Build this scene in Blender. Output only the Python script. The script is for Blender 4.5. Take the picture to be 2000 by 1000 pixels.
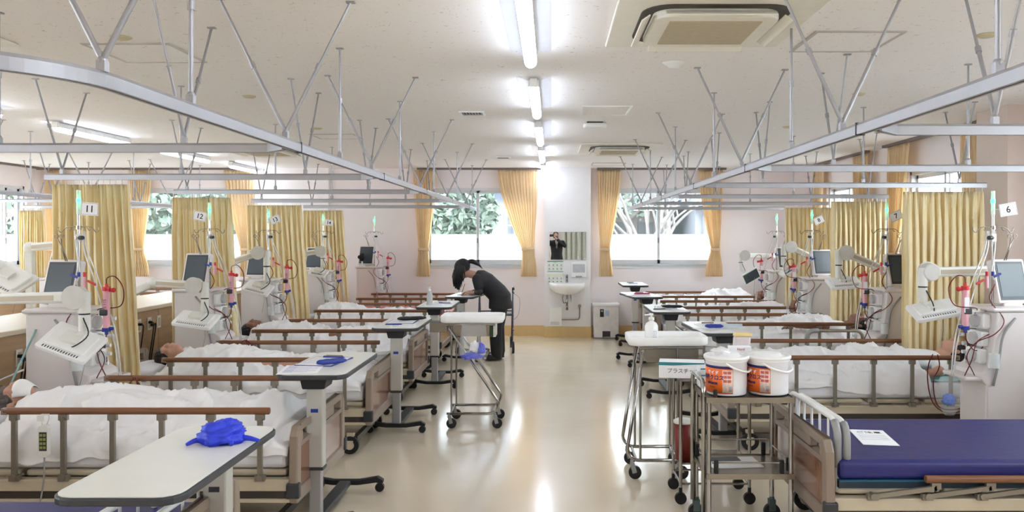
import bpy, bmesh, math, random
from mathutils import Vector, Matrix, noise
PI = math.pi
R = math.radians
for o in list(bpy.data.objects):
    bpy.data.objects.remove(o)
SC = bpy.context.scene
COL = SC.collection

# ---------------------------------------------------------------- camera
cd = bpy.data.cameras.new('camera'); cam = bpy.data.objects.new('camera', cd); COL.objects.link(cam)
cam.location = (0, 0, 1.6); cam.rotation_euler = (PI/2, 0, 0)
cd.sensor_width = 36; cd.lens = 1540/2000*36; cd.shift_x = -0.0385; cd.shift_y = -0.020
cd.clip_start = 0.05; cd.clip_end = 200
SC.camera = cam
# ---------------------------------------------------------------- world: bright overcast sky
w = bpy.data.worlds.new('world'); SC.world = w; w.use_nodes = True
nt = w.node_tree; bg = nt.nodes['Background']
bg.inputs['Color'].default_value = (0.86, 0.93, 1.0, 1); bg.inputs['Strength'].default_value = 4.2
sk = bpy.data.lights.new('sun', 'SUN'); sk.energy = .5; sk.angle = R(25); sk.color = (1, .98, .95)
so = bpy.data.objects.new('sun', sk); COL.objects.link(so); so.rotation_euler = (R(50), 0, R(-150))
# ---------------------------------------------------------------- exposure
SC.view_settings.view_transform = 'Standard'; SC.view_settings.look = 'None'
SC.view_settings.gamma = 1; SC.view_settings.use_curve_mapping = False
SC.view_settings.exposure = 1.78
TUBE = 7.5                       # emission of every fluorescent tube
SC.cycles.max_bounces = 10; SC.cycles.diffuse_bounces = 8; SC.cycles.glossy_bounces = 4
SC.cycles.transmission_bounces = 6; SC.cycles.transparent_max_bounces = 12
SC.cycles.caustics_reflective = False; SC.cycles.caustics_refractive = False
SC.cycles.use_denoising = True; SC.cycles.sample_clamp_indirect = 6

# ---------------------------------------------------------------- materials
def lin(c):
    return tuple((v/255/12.92 if v/255 <= .04045 else ((v/255+.055)/1.055)**2.4) for v in c)
MATS = {}
def pm(name, rgb, rough=.5, metal=0, var=.05, scale=12, bump=0, bscale=60, emit=0, trans=0, alpha=1, coat=0, stretch=None, dark=None):
    if name in MATS: return MATS[name]
    m = bpy.data.materials.new(name); m.use_nodes = True; n = m.node_tree.nodes; l = m.node_tree.links
    b = n['Principled BSDF']; c = lin(rgb)
    tc = n.new('ShaderNodeTexCoord'); mp = n.new('ShaderNodeMapping'); l.new(tc.outputs['Object'], mp.inputs[0])
    if stretch: mp.inputs['Scale'].default_value = stretch
    nz = n.new('ShaderNodeTexNoise'); nz.inputs['Scale'].default_value = scale; nz.inputs['Detail'].default_value = 4
    l.new(mp.outputs[0], nz.inputs['Vector'])
    cr = n.new('ShaderNodeValToRGB'); l.new(nz.outputs['Fac'], cr.inputs[0])
    d = dark and lin(dark) or tuple(v*(1-2*var) for v in c)
    cr.color_ramp.elements[0].position = .35; cr.color_ramp.elements[1].position = .65
    cr.color_ramp.elements[0].color = (*d, 1); cr.color_ramp.elements[1].color = (*c, 1)
    l.new(cr.outputs[0], b.inputs['Base Color'])
    b.inputs['Roughness'].default_value = rough; b.inputs['Metallic'].default_value = metal
    if coat: b.inputs['Coat Weight'].default_value = coat; b.inputs['Coat Roughness'].default_value = .08
    if emit:
        l.new(cr.outputs[0], b.inputs['Emission Color']); b.inputs['Emission Strength'].default_value = emit
    if trans: b.inputs['Transmission Weight'].default_value = trans
    if alpha < 1: b.inputs['Alpha'].default_value = alpha
    if bump:
        nb = n.new('ShaderNodeTexNoise'); nb.inputs['Scale'].default_value = bscale; nb.inputs['Detail'].default_value = 3
        l.new(tc.outputs['Object'], nb.inputs['Vector'])
        bp = n.new('ShaderNodeBump'); bp.inputs['Strength'].default_value = bump; bp.inputs['Distance'].default_value = .01
        l.new(nb.outputs['Fac'], bp.inputs['Height']); l.new(bp.outputs[0], b.inputs['Normal'])
    MATS[name] = m
    return m
def cloth_mat(name, rgb, tl=.35, var=.04, scale=8, dark=None):
    """woven cloth: diffuse with some light passing through"""
    if name in MATS: return MATS[name]
    m = pm(name, rgb, .9, 0, var, scale, .25, 220, dark=dark); n = m.node_tree.nodes; l = m.node_tree.links
    b = n['Principled BSDF']; t = n.new('ShaderNodeBsdfTranslucent'); mx = n.new('ShaderNodeMixShader'); mx.inputs[0].default_value = tl
    src = b.inputs['Base Color'].links[0].from_socket
    l.new(src, t.inputs['Color']); l.new(b.outputs[0], mx.inputs[1]); l.new(t.outputs[0], mx.inputs[2])
    l.new(mx.outputs[0], n['Material Output'].inputs['Surface'])
    return m
def clear_mat(name, rgb, clear=.85, rough=.05, tint=(1, 1, 1)):
    """thin clear pane or film: see-through with a gloss"""
    if name in MATS: return MATS[name]
    m = bpy.data.materials.new(name); m.use_nodes = True; n = m.node_tree.nodes; l = m.node_tree.links
    b = n['Principled BSDF']; b.inputs['Base Color'].default_value = (*lin(rgb), 1); b.inputs['Roughness'].default_value = rough
    t = n.new('ShaderNodeBsdfTransparent'); t.inputs['Color'].default_value = (*tint, 1)
    mx = n.new('ShaderNodeMixShader'); mx.inputs[0].default_value = clear
    l.new(b.outputs[0], mx.inputs[1]); l.new(t.outputs[0], mx.inputs[2]); l.new(mx.outputs[0], n['Material Output'].inputs['Surface'])
    MATS[name] = m
    return m

# ---------------------------------------------------------------- mesh building
def frame_of(d):
    d = d.normalized(); a = Vector((0, 0, 1)) if abs(d.z) < .9 else Vector((1, 0, 0))
    x = a.cross(d).normalized(); return x, d.cross(x).normalized()
class MB:
    def __init__(s, M=None): s.v = []; s.f = []; s.mi = []; s.sm = []; s.m = 0; s.M = M
    def add(s, vs, fs, smooth=False):
        b = len(s.v)
        s.v += [(s.M @ Vector(p)) if s.M else Vector(p) for p in vs]
        for f in fs: s.f.append([b+i for i in f]); s.mi.append(s.m); s.sm.append(smooth)
        return s
    def box(s, x0, x1, y0, y1, z0, z1):
        return s.add([(x0,y0,z0),(x1,y0,z0),(x1,y1,z0),(x0,y1,z0),(x0,y0,z1),(x1,y0,z1),(x1,y1,z1),(x0,y1,z1)],
                     [(0,3,2,1),(4,5,6,7),(0,1,5,4),(1,2,6,5),(2,3,7,6),(3,0,4,7)])
    def rbox(s, c, size, rot=(0,0,0)):
        from mathutils import Euler
        e = Euler(rot).to_matrix(); c = Vector(c); h = [k/2 for k in size]
        vs = [c + e @ Vector((sx*h[0], sy*h[1], sz*h[2])) for sz in (-1,1) for sx,sy in ((-1,-1),(1,-1),(1,1),(-1,1))]
        return s.add(vs, [(0,3,2,1),(4,5,6,7),(0,1,5,4),(1,2,6,5),(2,3,7,6),(3,0,4,7)])
    def bar(s, p0, p1, w, h, up=None):
        """rectangular bar between two points: w sideways, h along up"""
        p0 = Vector(p0); p1 = Vector(p1); d = (p1-p0).normalized()
        u = Vector(up) if up else (Vector((0,0,1)) if abs(d.z) < .95 else Vector((0,1,0)))
        x = d.cross(u).normalized(); u = x.cross(d).normalized()
        vs = [p + x*a*w/2 + u*b*h/2 for p in (p0, p1) for a, b in ((-1,-1),(1,-1),(1,1),(-1,1))]
        return s.add(vs, [(0,1,2,3),(7,6,5,4),(0,4,5,1),(1,5,6,2),(2,6,7,3),(3,7,4,0)])
    def cyl(s, p0, p1, r0, r1=None, seg=12, cap=True):
        p0 = Vector(p0); p1 = Vector(p1); r1 = r0 if r1 is None else r1
        x, y = frame_of(p1-p0); vs = []
        for p, r in ((p0, r0), (p1, r1)):
            vs += [p + (x*math.cos(2*PI*i/seg) + y*math.sin(2*PI*i/seg))*r for i in range(seg)]
        s.add(vs, [(i, (i+1) % seg, seg+(i+1) % seg, seg+i) for i in range(seg)], True)
        if cap:
            s.add(vs[:seg], [tuple(range(seg-1, -1, -1))]); s.add(vs[seg:], [tuple(range(seg))])
        return s
    def tube(s, pts, r, seg=8, closed=False, cap=True):
        pts = [Vector(p) for p in pts]; n = len(pts); vs = []; px = None
        rr = r if isinstance(r, (list, tuple)) else [r]*n
        for i, p in enumerate(pts):
            if closed: d = pts[(i+1) % n]-pts[i-1]
            else: d = pts[min(i+1, n-1)]-pts[max(i-1, 0)]
            if d.length < 1e-9: d = Vector((0, 0, 1))
            d.normalize()
            if px is None: x, y = frame_of(d)
            else:
                x = (px - d*px.dot(d))
                x = x.normalized() if x.length > 1e-6 else frame_of(d)[0]
                y = d.cross(x)
            px = x
            vs += [p + (x*math.cos(2*PI*k/seg) + y*math.sin(2*PI*k/seg))*rr[i] for k in range(seg)]
        fs = []
        for i in range(n if closed else n-1):
            a = i*seg; b = ((i+1) % n)*seg
            fs += [(a+k, a+(k+1) % seg, b+(k+1) % seg, b+k) for k in range(seg)]
        if cap and not closed: fs += [tuple(range(seg-1, -1, -1)), tuple(range((n-1)*seg, n*seg))]
        return s.add(vs, fs, True)
    def lathe(s, prof, c=(0,0,0), seg=24, M=None):
        """prof: (radius, height) list turned round the z axis"""
        c = Vector(c); vs = []; n = len(prof)
        for r, z in prof: vs += [c + (M @ Vector((r*math.cos(2*PI*k/seg), r*math.sin(2*PI*k/seg), z)) if M else Vector((r*math.cos(2*PI*k/seg), r*math.sin(2*PI*k/seg), z))) for k in range(seg)]
        fs = [(i*seg+k, i*seg+(k+1) % seg, (i+1)*seg+(k+1) % seg, (i+1)*seg+k) for i in range(n-1) for k in range(seg)]
        if prof[0][0] > 1e-6: fs.append(tuple(range(seg-1, -1, -1)))
        if prof[-1][0] > 1e-6: fs.append(tuple(range((n-1)*seg, n*seg)))
        return s.add(vs, fs, True)
    def ell(s, c, r, seg=16, rings=10, M=None):
        c = Vector(c); vs = []; fs = []
        r = (r, r, r) if not isinstance(r, (tuple, list)) else r
        for i in range(rings+1):
            th = PI*i/rings
            for k in range(seg):
                q = Vector((r[0]*math.sin(th)*math.cos(2*PI*k/seg), r[1]*math.sin(th)*math.sin(2*PI*k/seg), -r[2]*math.cos(th)))
                vs.append(c + (M @ q if M else q))
        for i in range(rings):
            for k in range(seg): fs.append((i*seg+k, i*seg+(k+1) % seg, (i+1)*seg+(k+1) % seg, (i+1)*seg+k))
        return s.add(vs, fs, True)
    def prism(s, pts, a, b, axis='z'):
        """outline extruded from a to b along an axis; outline in the other two axes in order"""
        def q(p, t): return {'z': (p[0], p[1], t), 'y': (p[0], t, p[1]), 'x': (t, p[0], p[1])}[axis]
        n = len(pts); vs = [q(p, a) for p in pts] + [q(p, b) for p in pts]
        fs = [(i, (i+1) % n, n+(i+1) % n, n+i) for i in range(n)] + [tuple(range(n-1, -1, -1)), tuple(range(n, 2*n))]
        return s.add(vs, fs)
    def grid(s, fn, nu, nv, smooth=True, wrap=False):
        vs = [fn(i/nu, j/nv) for i in range(nu+1) for j in range(nv+1)]
        fs = [(i*(nv+1)+j, (i+1)*(nv+1)+j, (i+1)*(nv+1)+j+1, i*(nv+1)+j+1) for i in range(nu) for j in range(nv)]
        return s.add(vs, fs, smooth)
    def loft(s, secs, seg=16):
        """secs: (centre, rx, ry, x-axis, y-axis) ellipses"""
        vs = []
        for c, rx, ry, ax, ay in secs:
            c = Vector(c); ax = Vector(ax).normalized(); ay = Vector(ay).normalized()
            vs += [c + ax*rx*math.cos(2*PI*k/seg) + ay*ry*math.sin(2*PI*k/seg) for k in range(seg)]
        n = len(secs)
        fs = [(i*seg+k, i*seg+(k+1) % seg, (i+1)*seg+(k+1) % seg, (i+1)*seg+k) for i in range(n-1) for k in range(seg)]
        fs += [tuple(range(seg-1, -1, -1)), tuple(range((n-1)*seg, n*seg))]
        return s.add(vs, fs, True)
    def build(s, name, mats, parent=None, bevel=0, solid=0, remesh=0, smooth_it=0, subsurf=0, loc=None):
        me = bpy.data.meshes.new(name); me.from_pydata([tuple(p) for p in s.v], [], s.f)
        if not isinstance(mats, (list, tuple)): mats = [mats]
        for m in mats: me.materials.append(m)
        me.polygons.foreach_set('material_index', [min(i, len(mats)-1) for i in s.mi])
        me.polygons.foreach_set('use_smooth', s.sm)
        bm = bmesh.new(); bm.from_mesh(me); bmesh.ops.recalc_face_normals(bm, faces=bm.faces)
        if remesh or bevel: bmesh.ops.remove_doubles(bm, verts=bm.verts, dist=1e-5)
        bm.to_mesh(me); bm.free(); me.update()
        o = bpy.data.objects.new(name, me); COL.objects.link(o)
        if parent: o.parent = parent
        if loc: o.location = loc
        if remesh:
            k = o.modifiers.new('r', 'REMESH'); k.mode = 'VOXEL'; k.voxel_size = remesh; k.use_smooth_shade = True
            if smooth_it: k = o.modifiers.new('s', 'SMOOTH'); k.factor = .5; k.iterations = smooth_it
            dg = bpy.context.evaluated_depsgraph_get(); dg.update()
            m2 = bpy.data.meshes.new_from_object(o.evaluated_get(dg)); o.modifiers.clear(); o.data = m2
            if not m2.materials: m2.materials.append(mats[0])
        if subsurf: k = o.modifiers.new('u', 'SUBSURF'); k.levels = k.render_levels = subsurf
        if solid: k = o.modifiers.new('t', 'SOLIDIFY'); k.thickness = solid; k.offset = 0
        if bevel:
            k = o.modifiers.new('b', 'BEVEL'); k.width = bevel; k.segments = 2; k.limit_method = 'ANGLE'; k.angle_limit = R(40)
        return o
def arc(c, r, a0, a1, n, ax=(1,0,0), ay=(0,0,1)):
    c = Vector(c); ax = Vector(ax); ay = Vector(ay)
    return [c + ax*r*math.cos(a0+(a1-a0)*i/n) + ay*r*math.sin(a0+(a1-a0)*i/n) for i in range(n+1)]
def rrect(x0, x1, y0, y1, r, n=5):
    pts = []
    for cx, cy, a in ((x1-r, y0+r, -PI/2), (x1-r, y1-r, 0), (x0+r, y1-r, PI/2), (x0+r, y0+r, PI)):
        pts += [(cx+r*math.cos(a+PI/2*i/n), cy+r*math.sin(a+PI/2*i/n)) for i in range(n+1)]
    return pts
def bez(pts, n=24):
    """smooth curve through control points (Catmull-Rom)"""
    pts = [Vector(p) for p in pts]; q = [pts[0]*2-pts[1]] + pts + [pts[-1]*2-pts[-2]]; out = []
    m = len(pts)-1
    for k in range(m):
        p0, p1, p2, p3 = q[k:k+4]; c = max(2, n//m)
        for i in range(c):
            t = i/c
            out.append(.5*((2*p1) + (p2-p0)*t + (2*p0-5*p1+4*p2-p3)*t*t + (3*p1-p0-3*p2+p3)*t**3))
    return out + [pts[-1]]
def tag(o, label=None, cat=None, group=None, kind=None):
    if label: o['label'] = label
    if cat: o['category'] = cat
    if group: o['group'] = group
    if kind: o['kind'] = kind
    return o
def thing(name, label, cat, loc=(0,0,0), rotz=0, group=None):
    o = bpy.data.objects.new(name, None); COL.objects.link(o); o.empty_display_size = .1
    o.location = loc; o.rotation_euler = (0, 0, rotz)
    return tag(o, label, cat, group)
def struct(o): o['kind'] = 'structure'; return o
KIDS = {}
def kids(o): return [c for c in bpy.data.objects if c.parent == o]
def copy_tree(o, loc=None, rotz=None, label=None, group=None, parent=None):
    c = o.copy(); COL.objects.link(c); c.parent = parent
    if loc is not None: c.location = loc
    if rotz is not None: c.rotation_euler = (0, 0, rotz)
    if label: c['label'] = label
    if group: c['group'] = group
    for ch in kids(o): copy_tree(ch, parent=c)
    return c
def text(body, size, mat, name='lettering', parent=None, M=None, depth=.0006, align='CENTER', bold=0):
    cu = bpy.data.curves.new('t', 'FONT'); cu.body = body; cu.size = size; cu.extrude = depth; cu.align_x = align; cu.align_y = 'CENTER'; cu.offset = bold
    cu.resolution_u = 3
    o = bpy.data.objects.new('t', cu); COL.objects.link(o)
    dg = bpy.context.evaluated_depsgraph_get(); dg.update()
    me = bpy.data.meshes.new_from_object(o.evaluated_get(dg)); bpy.data.objects.remove(o)
    if M: me.transform(M)
    me.materials.clear(); me.materials.append(mat)
    t = bpy.data.objects.new(name, me); COL.objects.link(t); t.parent = parent
    return t
def face_M(loc, xdir, updir=(0, 0, 1)):
    """matrix that puts text written in xy with x along xdir and y along updir"""
    x = Vector(xdir).normalized(); y = Vector(updir); y = (y - x*y.dot(x)).normalized(); z = x.cross(y)
    m = Matrix((x, y, z)).transposed().to_4x4(); m.translation = Vector(loc); return m

# palette
M_wall = pm('wall_paint', (242, 234, 235), .85, var=.01, scale=3, bump=.05, bscale=200)
M_white = pm('white_plastic', (238, 238, 236), .35, var=.01)
M_ivory = pm('ivory_plastic', (226, 225, 218), .4, var=.02)
M_cream = pm('cream_enamel', (192, 180, 158), .4, var=.03)
M_grey = pm('grey_plastic', (150, 150, 150), .45, var=.03)
M_dark = pm('dark_grey_plastic', (52, 54, 58), .45, var=.05)
M_black = pm('black_rubber', (22, 22, 24), .5, var=.1)
M_chrome = pm('chrome_tube', (170, 168, 165), .16, 1, var=.03)
M_steel = pm('brushed_steel', (160, 152, 140), .3, 1, var=.06, scale=30, stretch=(1, 8, 8))
M_alu = pm('satin_aluminium', (168, 168, 172), .38, .6, var=.02)
M_railwood = pm('brown_wood_grip', (128, 84, 54), .35, var=.1, scale=9, stretch=(1, 14, 14))
M_taupe = pm('taupe_plastic', (138, 122, 108), .38, var=.02)
M_panelwood = pm('brown_board', (128, 88, 66), .2, var=.07, scale=7, stretch=(6, 6, 1), coat=.4)
M_post = pm('grey_enamel_post', (142, 134, 122), .35, .5, var=.03)
M_red = pm('red_plastic', (205, 42, 48), .35)
M_blue = pm('blue_plastic', (38, 60, 150), .35)
M_glove = pm('blue_nitrile', (44, 66, 222), .5, var=.08, bump=.3, bscale=90)
M_blood = pm('blood_line', (110, 22, 26), .25)
M_hose = pm('milky_hose', (226, 226, 224), .3)
M_paper = pm('paper', (240, 240, 243), .8, var=.01)
M_ink = pm('printed_ink', (28, 28, 32), .6)
M_sheet = pm('white_sheet', (240, 240, 242), .9, var=.012, scale=4, bump=.35, bscale=14)
M_under = pm('mattress_sheet', (226, 227, 233), .9, var=.02, scale=4, bump=.3, bscale=18)
M_skin = pm('skin', (196, 150, 128), .55, var=.05, scale=20)
M_skin2 = pm('tanned_skin', (140, 98, 80), .55, var=.07, scale=20)
M_hair = pm('black_hair', (24, 21, 22), .45, var=.2, scale=60, stretch=(8, 8, 1))
M_greyhair = pm('grey_hair', (96, 90, 88), .6, var=.2, scale=60)
M_yellow = cloth_mat('yellow_curtain_cloth', (252, 240, 204), .25, dark=(249, 233, 188))
M_orange = cloth_mat('orange_curtain_cloth', (255, 242, 216), .6, dark=(254, 236, 204))
M_glass = clear_mat('window_glass', (200, 220, 220), .92, .02, (.98, 1, .99))
M_film = clear_mat('clear_film', (235, 238, 240), .84, .12)
# ================================================================ THE ROOM
XL, XR, YF, YB, ZC = -8.15, 4.1, 12.6, -4.0, 2.67
YW = YF
def floor_mat():
    m = bpy.data.materials.new('cream_vinyl_floor'); m.use_nodes = True; n = m.node_tree.nodes; l = m.node_tree.links; b = n['Principled BSDF']
    tc = n.new('ShaderNodeTexCoord'); nz = n.new('ShaderNodeTexNoise'); nz.inputs['Scale'].default_value = 1.3; nz.inputs['Detail'].default_value = 6
    l.new(tc.outputs['Object'], nz.inputs['Vector']); cr = n.new('ShaderNodeValToRGB'); l.new(nz.outputs['Fac'], cr.inputs[0])
    cr.color_ramp.elements[0].position = .3; cr.color_ramp.elements[0].color = (*lin((226, 212, 188)), 1)
    cr.color_ramp.elements[1].position = .7; cr.color_ramp.elements[1].color = (*lin((234, 222, 200)), 1)
    l.new(cr.outputs[0], b.inputs['Base Color'])
    n2 = n.new('ShaderNodeTexNoise'); n2.inputs['Scale'].default_value = 5; n2.inputs['Detail'].default_value = 5; l.new(tc.outputs['Object'], n2.inputs['Vector'])
    mr = n.new('ShaderNodeMapRange'); mr.inputs['To Min'].default_value = .1; mr.inputs['To Max'].default_value = .2; l.new(n2.outputs['Fac'], mr.inputs['Value']); l.new(mr.outputs[0], b.inputs['Roughness'])
    bp = n.new('ShaderNodeBump'); bp.inputs['Strength'].default_value = .06; bp.inputs['Distance'].default_value = .02; l.new(n2.outputs['Fac'], bp.inputs['Height']); l.new(bp.outputs[0], b.inputs['Normal'])
    b.inputs['Coat Weight'].default_value = .5; b.inputs['Coat Roughness'].default_value = .12
    return m
def ceil_mat():
    m = bpy.data.materials.new('fissured_ceiling_board'); m.use_nodes = True; n = m.node_tree.nodes; l = m.node_tree.links; b = n['Principled BSDF']
    tc = n.new('ShaderNodeTexCoord'); vo = n.new('ShaderNodeTexNoise'); vo.inputs['Scale'].default_value = 34; vo.inputs['Detail'].default_value = 2; vo.inputs['Distortion'].default_value = 1.5
    l.new(tc.outputs['Object'], vo.inputs['Vector']); cr = n.new('ShaderNodeValToRGB'); l.new(vo.outputs['Fac'], cr.inputs[0])
    cr.color_ramp.elements[0].position = .28; cr.color_ramp.elements[0].color = (*lin((206, 200, 192)), 1)
    cr.color_ramp.elements[1].position = .34; cr.color_ramp.elements[1].color = (*lin((242, 239, 236)), 1)
    l.new(cr.outputs[0], b.inputs['Base Color']); b.inputs['Roughness'].default_value = .95
    return m
struct(MB().box(XL-.2, XR+.2, YB-.2, YF+.2, -.1, 0).build('floor', floor_mat()))
struct(MB().box(XL-.2, XR+.2, YB-.2, YF+.2, ZC, ZC+.1).build('ceiling', ceil_mat()))
def wall_with_holes(name, a0, a1, holes, t0, t1, axis):
    """wall across a0..a1 in height 0..ZC, holes (h0,h1,z0,z1)"""
    m = MB()
    def bx(p0, p1, z0, z1):
        if axis == 'x': m.box(p0, p1, t0, t1, z0, z1)
        else: m.box(t0, t1, p0, p1, z0, z1)
    c = a0
    for h0, h1, z0, z1 in sorted(holes):
        bx(c, h0, 0, ZC); bx(h0, h1, 0, z0); bx(h0, h1, z1, ZC); c = h1
    bx(c, a1, 0, ZC)
    return struct(m.build(name, M_wall))
def fx(px): return (px-1077)*YF/1540
ZS, ZT, ZFR = 1.11, 2.36, 1.617
WF = [(fx(98), fx(236)), (fx(268), fx(482)), (fx(832), fx(1045)), (fx(1180), fx(1400))]
wall_with_holes('wall_far', XL-.2, XR+.2, [(a, b, ZS, ZT) for a, b in WF], YF, YF+.2, 'x')
WLs = [(10.3, 12.25), (6.2, 8.8), (1.6, 4.6), (-3.0, .4)]  # openings beside and behind the camera are added to let in daylight
wall_with_holes('wall_left', YB, YF, [(a, b, ZS, ZT) for a, b in WLs], XL-.2, XL, 'y')
WRs = [(10.25, 11.75), (7.55, 9.1), (2.9, 5.6), (-.6, 2.1)]  # nearest openings, out of view, are added to brighten the near beds
wall_with_holes('wall_right', YB, YF, [(a, b, 1.11, 2.33) for a, b in WRs], XR, XR+.2, 'y')
struct(MB().box(XL-.2, XR+.2, YB-.2, YB, 0, ZC).build('wall_near', M_wall))
M_pillar = pm('pillar_paint', (222, 206, 196), .85, var=.01)
struct(MB().box(3.72, XR, 6.43, 6.9, 0, ZC).build('wall_pillar', M_pillar))
YK = 12.42
struct(MB().box(-.11, .62, YK, YF, 0, ZC).build('wall_sink', pm('sink_wall_board', (238, 236, 237), .7, var=.01)))
struct(MB().box(fx(495), fx(645), 12.5, YF, 0, ZC).build('wall_recess', pm('recess_wall_paint', (240, 236, 236), .85, var=.01)))
M_base = pm('tan_vinyl_baseboard', (226, 196, 140), .4, var=.03)
bb = MB()
for a, b in ((XL, fx(495)), (fx(645), -.12), (.63, XR)): bb.box(a, b, YF-.012, YF, 0, .165)
bb.box(-.12, .63, YK-.012, YK, 0, .165).box(fx(495), fx(645), 12.488, 12.5, 0, .165)
struct(bb.build('baseboard_far', M_base))
struct(MB().box(XL, XL+.012, YB, YF, 0, .1).build('baseboard_left', M_base))
struct(MB().box(XR-.012, XR, YB, 6.42, 0, .1).box(XR-.012, XR, 6.91, YF-.02, 0, .1).build('baseboard_right', M_base))
# dark curtain channels over the windows
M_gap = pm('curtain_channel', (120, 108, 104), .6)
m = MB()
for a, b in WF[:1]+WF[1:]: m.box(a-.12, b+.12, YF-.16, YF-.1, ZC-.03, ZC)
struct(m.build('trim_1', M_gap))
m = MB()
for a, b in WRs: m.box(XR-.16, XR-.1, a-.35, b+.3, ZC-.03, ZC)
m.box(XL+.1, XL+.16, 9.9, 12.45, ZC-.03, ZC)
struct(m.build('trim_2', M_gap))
# thin threshold strip and drain caps near the far wall
m = MB()
m.box(fx(940), .9, 11.93, 11.94, 0, .0015)
struct(m.build('trim_3', pm('floor_joint', (190, 170, 135), .5)))
M_sash = pm('window_aluminium', (214, 216, 220), .4, .1, var=.02)
M_frost = None
def frost():
    m = bpy.data.materials.new('frosted_film'); m.use_nodes = True; n = m.node_tree.nodes; l = m.node_tree.links
    b = n['Principled BSDF']; b.inputs['Base Color'].default_value = (.9, .93, .93, 1); b.inputs['Roughness'].default_value = .25
    t = n.new('ShaderNodeBsdfTranslucent'); t.inputs['Color'].default_value = (.97, .99, 1, 1)
    mx = n.new('ShaderNodeMixShader'); mx.inputs[0].default_value = .85
    l.new(b.outputs[0], mx.inputs[1]); l.new(t.outputs[0], mx.inputs[2]); l.new(mx.outputs[0], n['Material Output'].inputs['Surface'])
    return m
M_frost = frost()
WN = [0]
def window(a, b, t, axis, sgn, zt=ZT, frac=.5, frosted=True):
    """two-leaf sliding window in the wall opening a..b; t = wall face, sgn = outward"""
    WN[0] += 1
    root = bpy.data.objects.new('window_%d' % WN[0], None); COL.objects.link(root); root['kind'] = 'structure'
    def bx(m, p0, p1, d0, d1, z0, z1):
        q0, q1 = sorted((t+sgn*d0, t+sgn*d1))
        if axis == 'x': m.box(p0, p1, q0, q1, z0, z1)
        else: m.box(q0, q1, p0, p1, z0, z1)
    f = MB()
    bx(f, a, b, .04, .16, ZS, ZS+.04); bx(f, a, b, .04, .16, zt-.04, zt); bx(f, a, a+.035, .04, .16, ZS, zt); bx(f, b-.035, b, .04, .16, ZS, zt)
    bx(f, a-.03, b+.03, -.02, .04, ZS-.03, ZS)
    f.build('window_frame', M_sash, root)
    mid = a+(b-a)*frac
    for i, (p0, p1, d) in enumerate(((a+.035, mid+.025, .06), (mid-.025, b-.035, .1))):
        s = MB()
        bx(s, p0, p0+.04, d, d+.03, ZS+.04, zt-.04); bx(s, p1-.04, p1, d, d+.03, ZS+.04, zt-.04)
        bx(s, p0, p1, d, d+.03, ZS+.04, ZS+.1); bx(s, p0, p1, d, d+.03, zt-.08, zt-.04)
        so_ = s.build('sash', M_sash, root)
        g = MB(); bx(g, p0+.04, p1-.04, d+.012, d+.016, ZS+.1 if not frosted else ZFR, zt-.08); g.build('pane', M_glass, so_)
        if frosted: g = MB(); bx(g, p0+.04, p1-.04, d+.012, d+.016, ZS+.1, ZFR); g.build('frosted_pane', M_frost, so_)
    l = MB(); bx(l, mid-.012, mid+.012, .045, .06, 1.48, 1.56); l.build('latch', M_grey, root)
for i, (a, b) in enumerate(WF): window(a, b, YF, 'x', 1, frac=(.5, .5, .47, .485)[i])
for a, b in WLs: window(a, b, XL, 'y', -1, frac=.8 if b > 10 else .5)
for a, b in WRs: window(a, b, XR, 'y', 1, 2.33)

# ================================================================ OUTSIDE
M_house = pm('pale_grey_siding', (124, 130, 148), .9, var=.03)
M_roof = pm('grey_tile_roof', (110, 114, 126), .8, var=.06, scale=20)
M_leaf = pm('tree_leaves', (124, 140, 126), .7, var=.25, scale=8)
M_bark = pm('pale_bark', (134, 128, 124), .9, var=.12)
tag(MB().box(-45, 45, 12.9, 60, -.15, -.05).build('ground_outside', pm('gravel', (100, 99, 96), .95, var=.08, scale=6)), kind='structure')
tag(MB().box(-60, -8.5, -10, 12.9, -.15, -.05).box(4.5, 40, -10, 12.9, -.15, -.05).build('ground_beside', pm('gravel', (100, 99, 96))), kind='structure')
def leafy(name, label, cat, c, rad, n, seed, trunk=True, leaf=.11, group=None):
    rnd = random.Random(seed); root = thing(name, label, cat, (c[0], c[1], -.05), 0, group)
    L = MB()
    for i in range(n):
        while True:
            q = Vector((rnd.uniform(-1, 1), rnd.uniform(-1, 1), rnd.uniform(-1, 1)))
            if .35 < q.length < 1: break
        p = Vector((q.x*rad[0], q.y*rad[1], q.z*rad[2]+c[2]+.05))
        a = Vector((rnd.uniform(-1, 1), rnd.uniform(-1, 1), rnd.uniform(-1, 1))).normalized(); b = a.cross(Vector((rnd.uniform(-1, 1), rnd.uniform(-1, 1), .3))).normalized()
        s = leaf*rnd.uniform(.6, 1.3)
        L.add([p-a*s, p+b*s*.45, p+a*s, p-b*s*.45], [(0, 1, 2, 3)])
    L.build('foliage', M_leaf, root)
    T = MB(); top = c[2]
    T.tube(bez([(0, 0, 0), (.05, 0, top*.4), (-.04, .05, top)], 8), [.09-.006*i for i in range(9)], 8)
    for i in range(7):
        a = rnd.uniform(0, 2*PI); z = top*(.45+.07*i)
        T.tube([(0, 0, z), (math.cos(a)*rad[0]*.4, math.sin(a)*rad[1]*.4, z+rad[2]*.3), (math.cos(a)*rad[0]*.75, math.sin(a)*rad[1]*.75, z+rad[2]*.6)], [.035, .025, .01], 6)
    T.build('trunk', M_bark, root)
    return root
leafy('camellia_tree', 'round leafy tree behind the left half of the window nearest the writing nurse', 'tree', (-2.1, 17.2, 2.1), (.95, .8, .8), 2600, 3)
leafy('garden_tree', 'green tree outside the far left side window', 'tree', (-16.5, 20, 2.4), (3, 2, 2.2), 3000, 5, leaf=.2)
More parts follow.
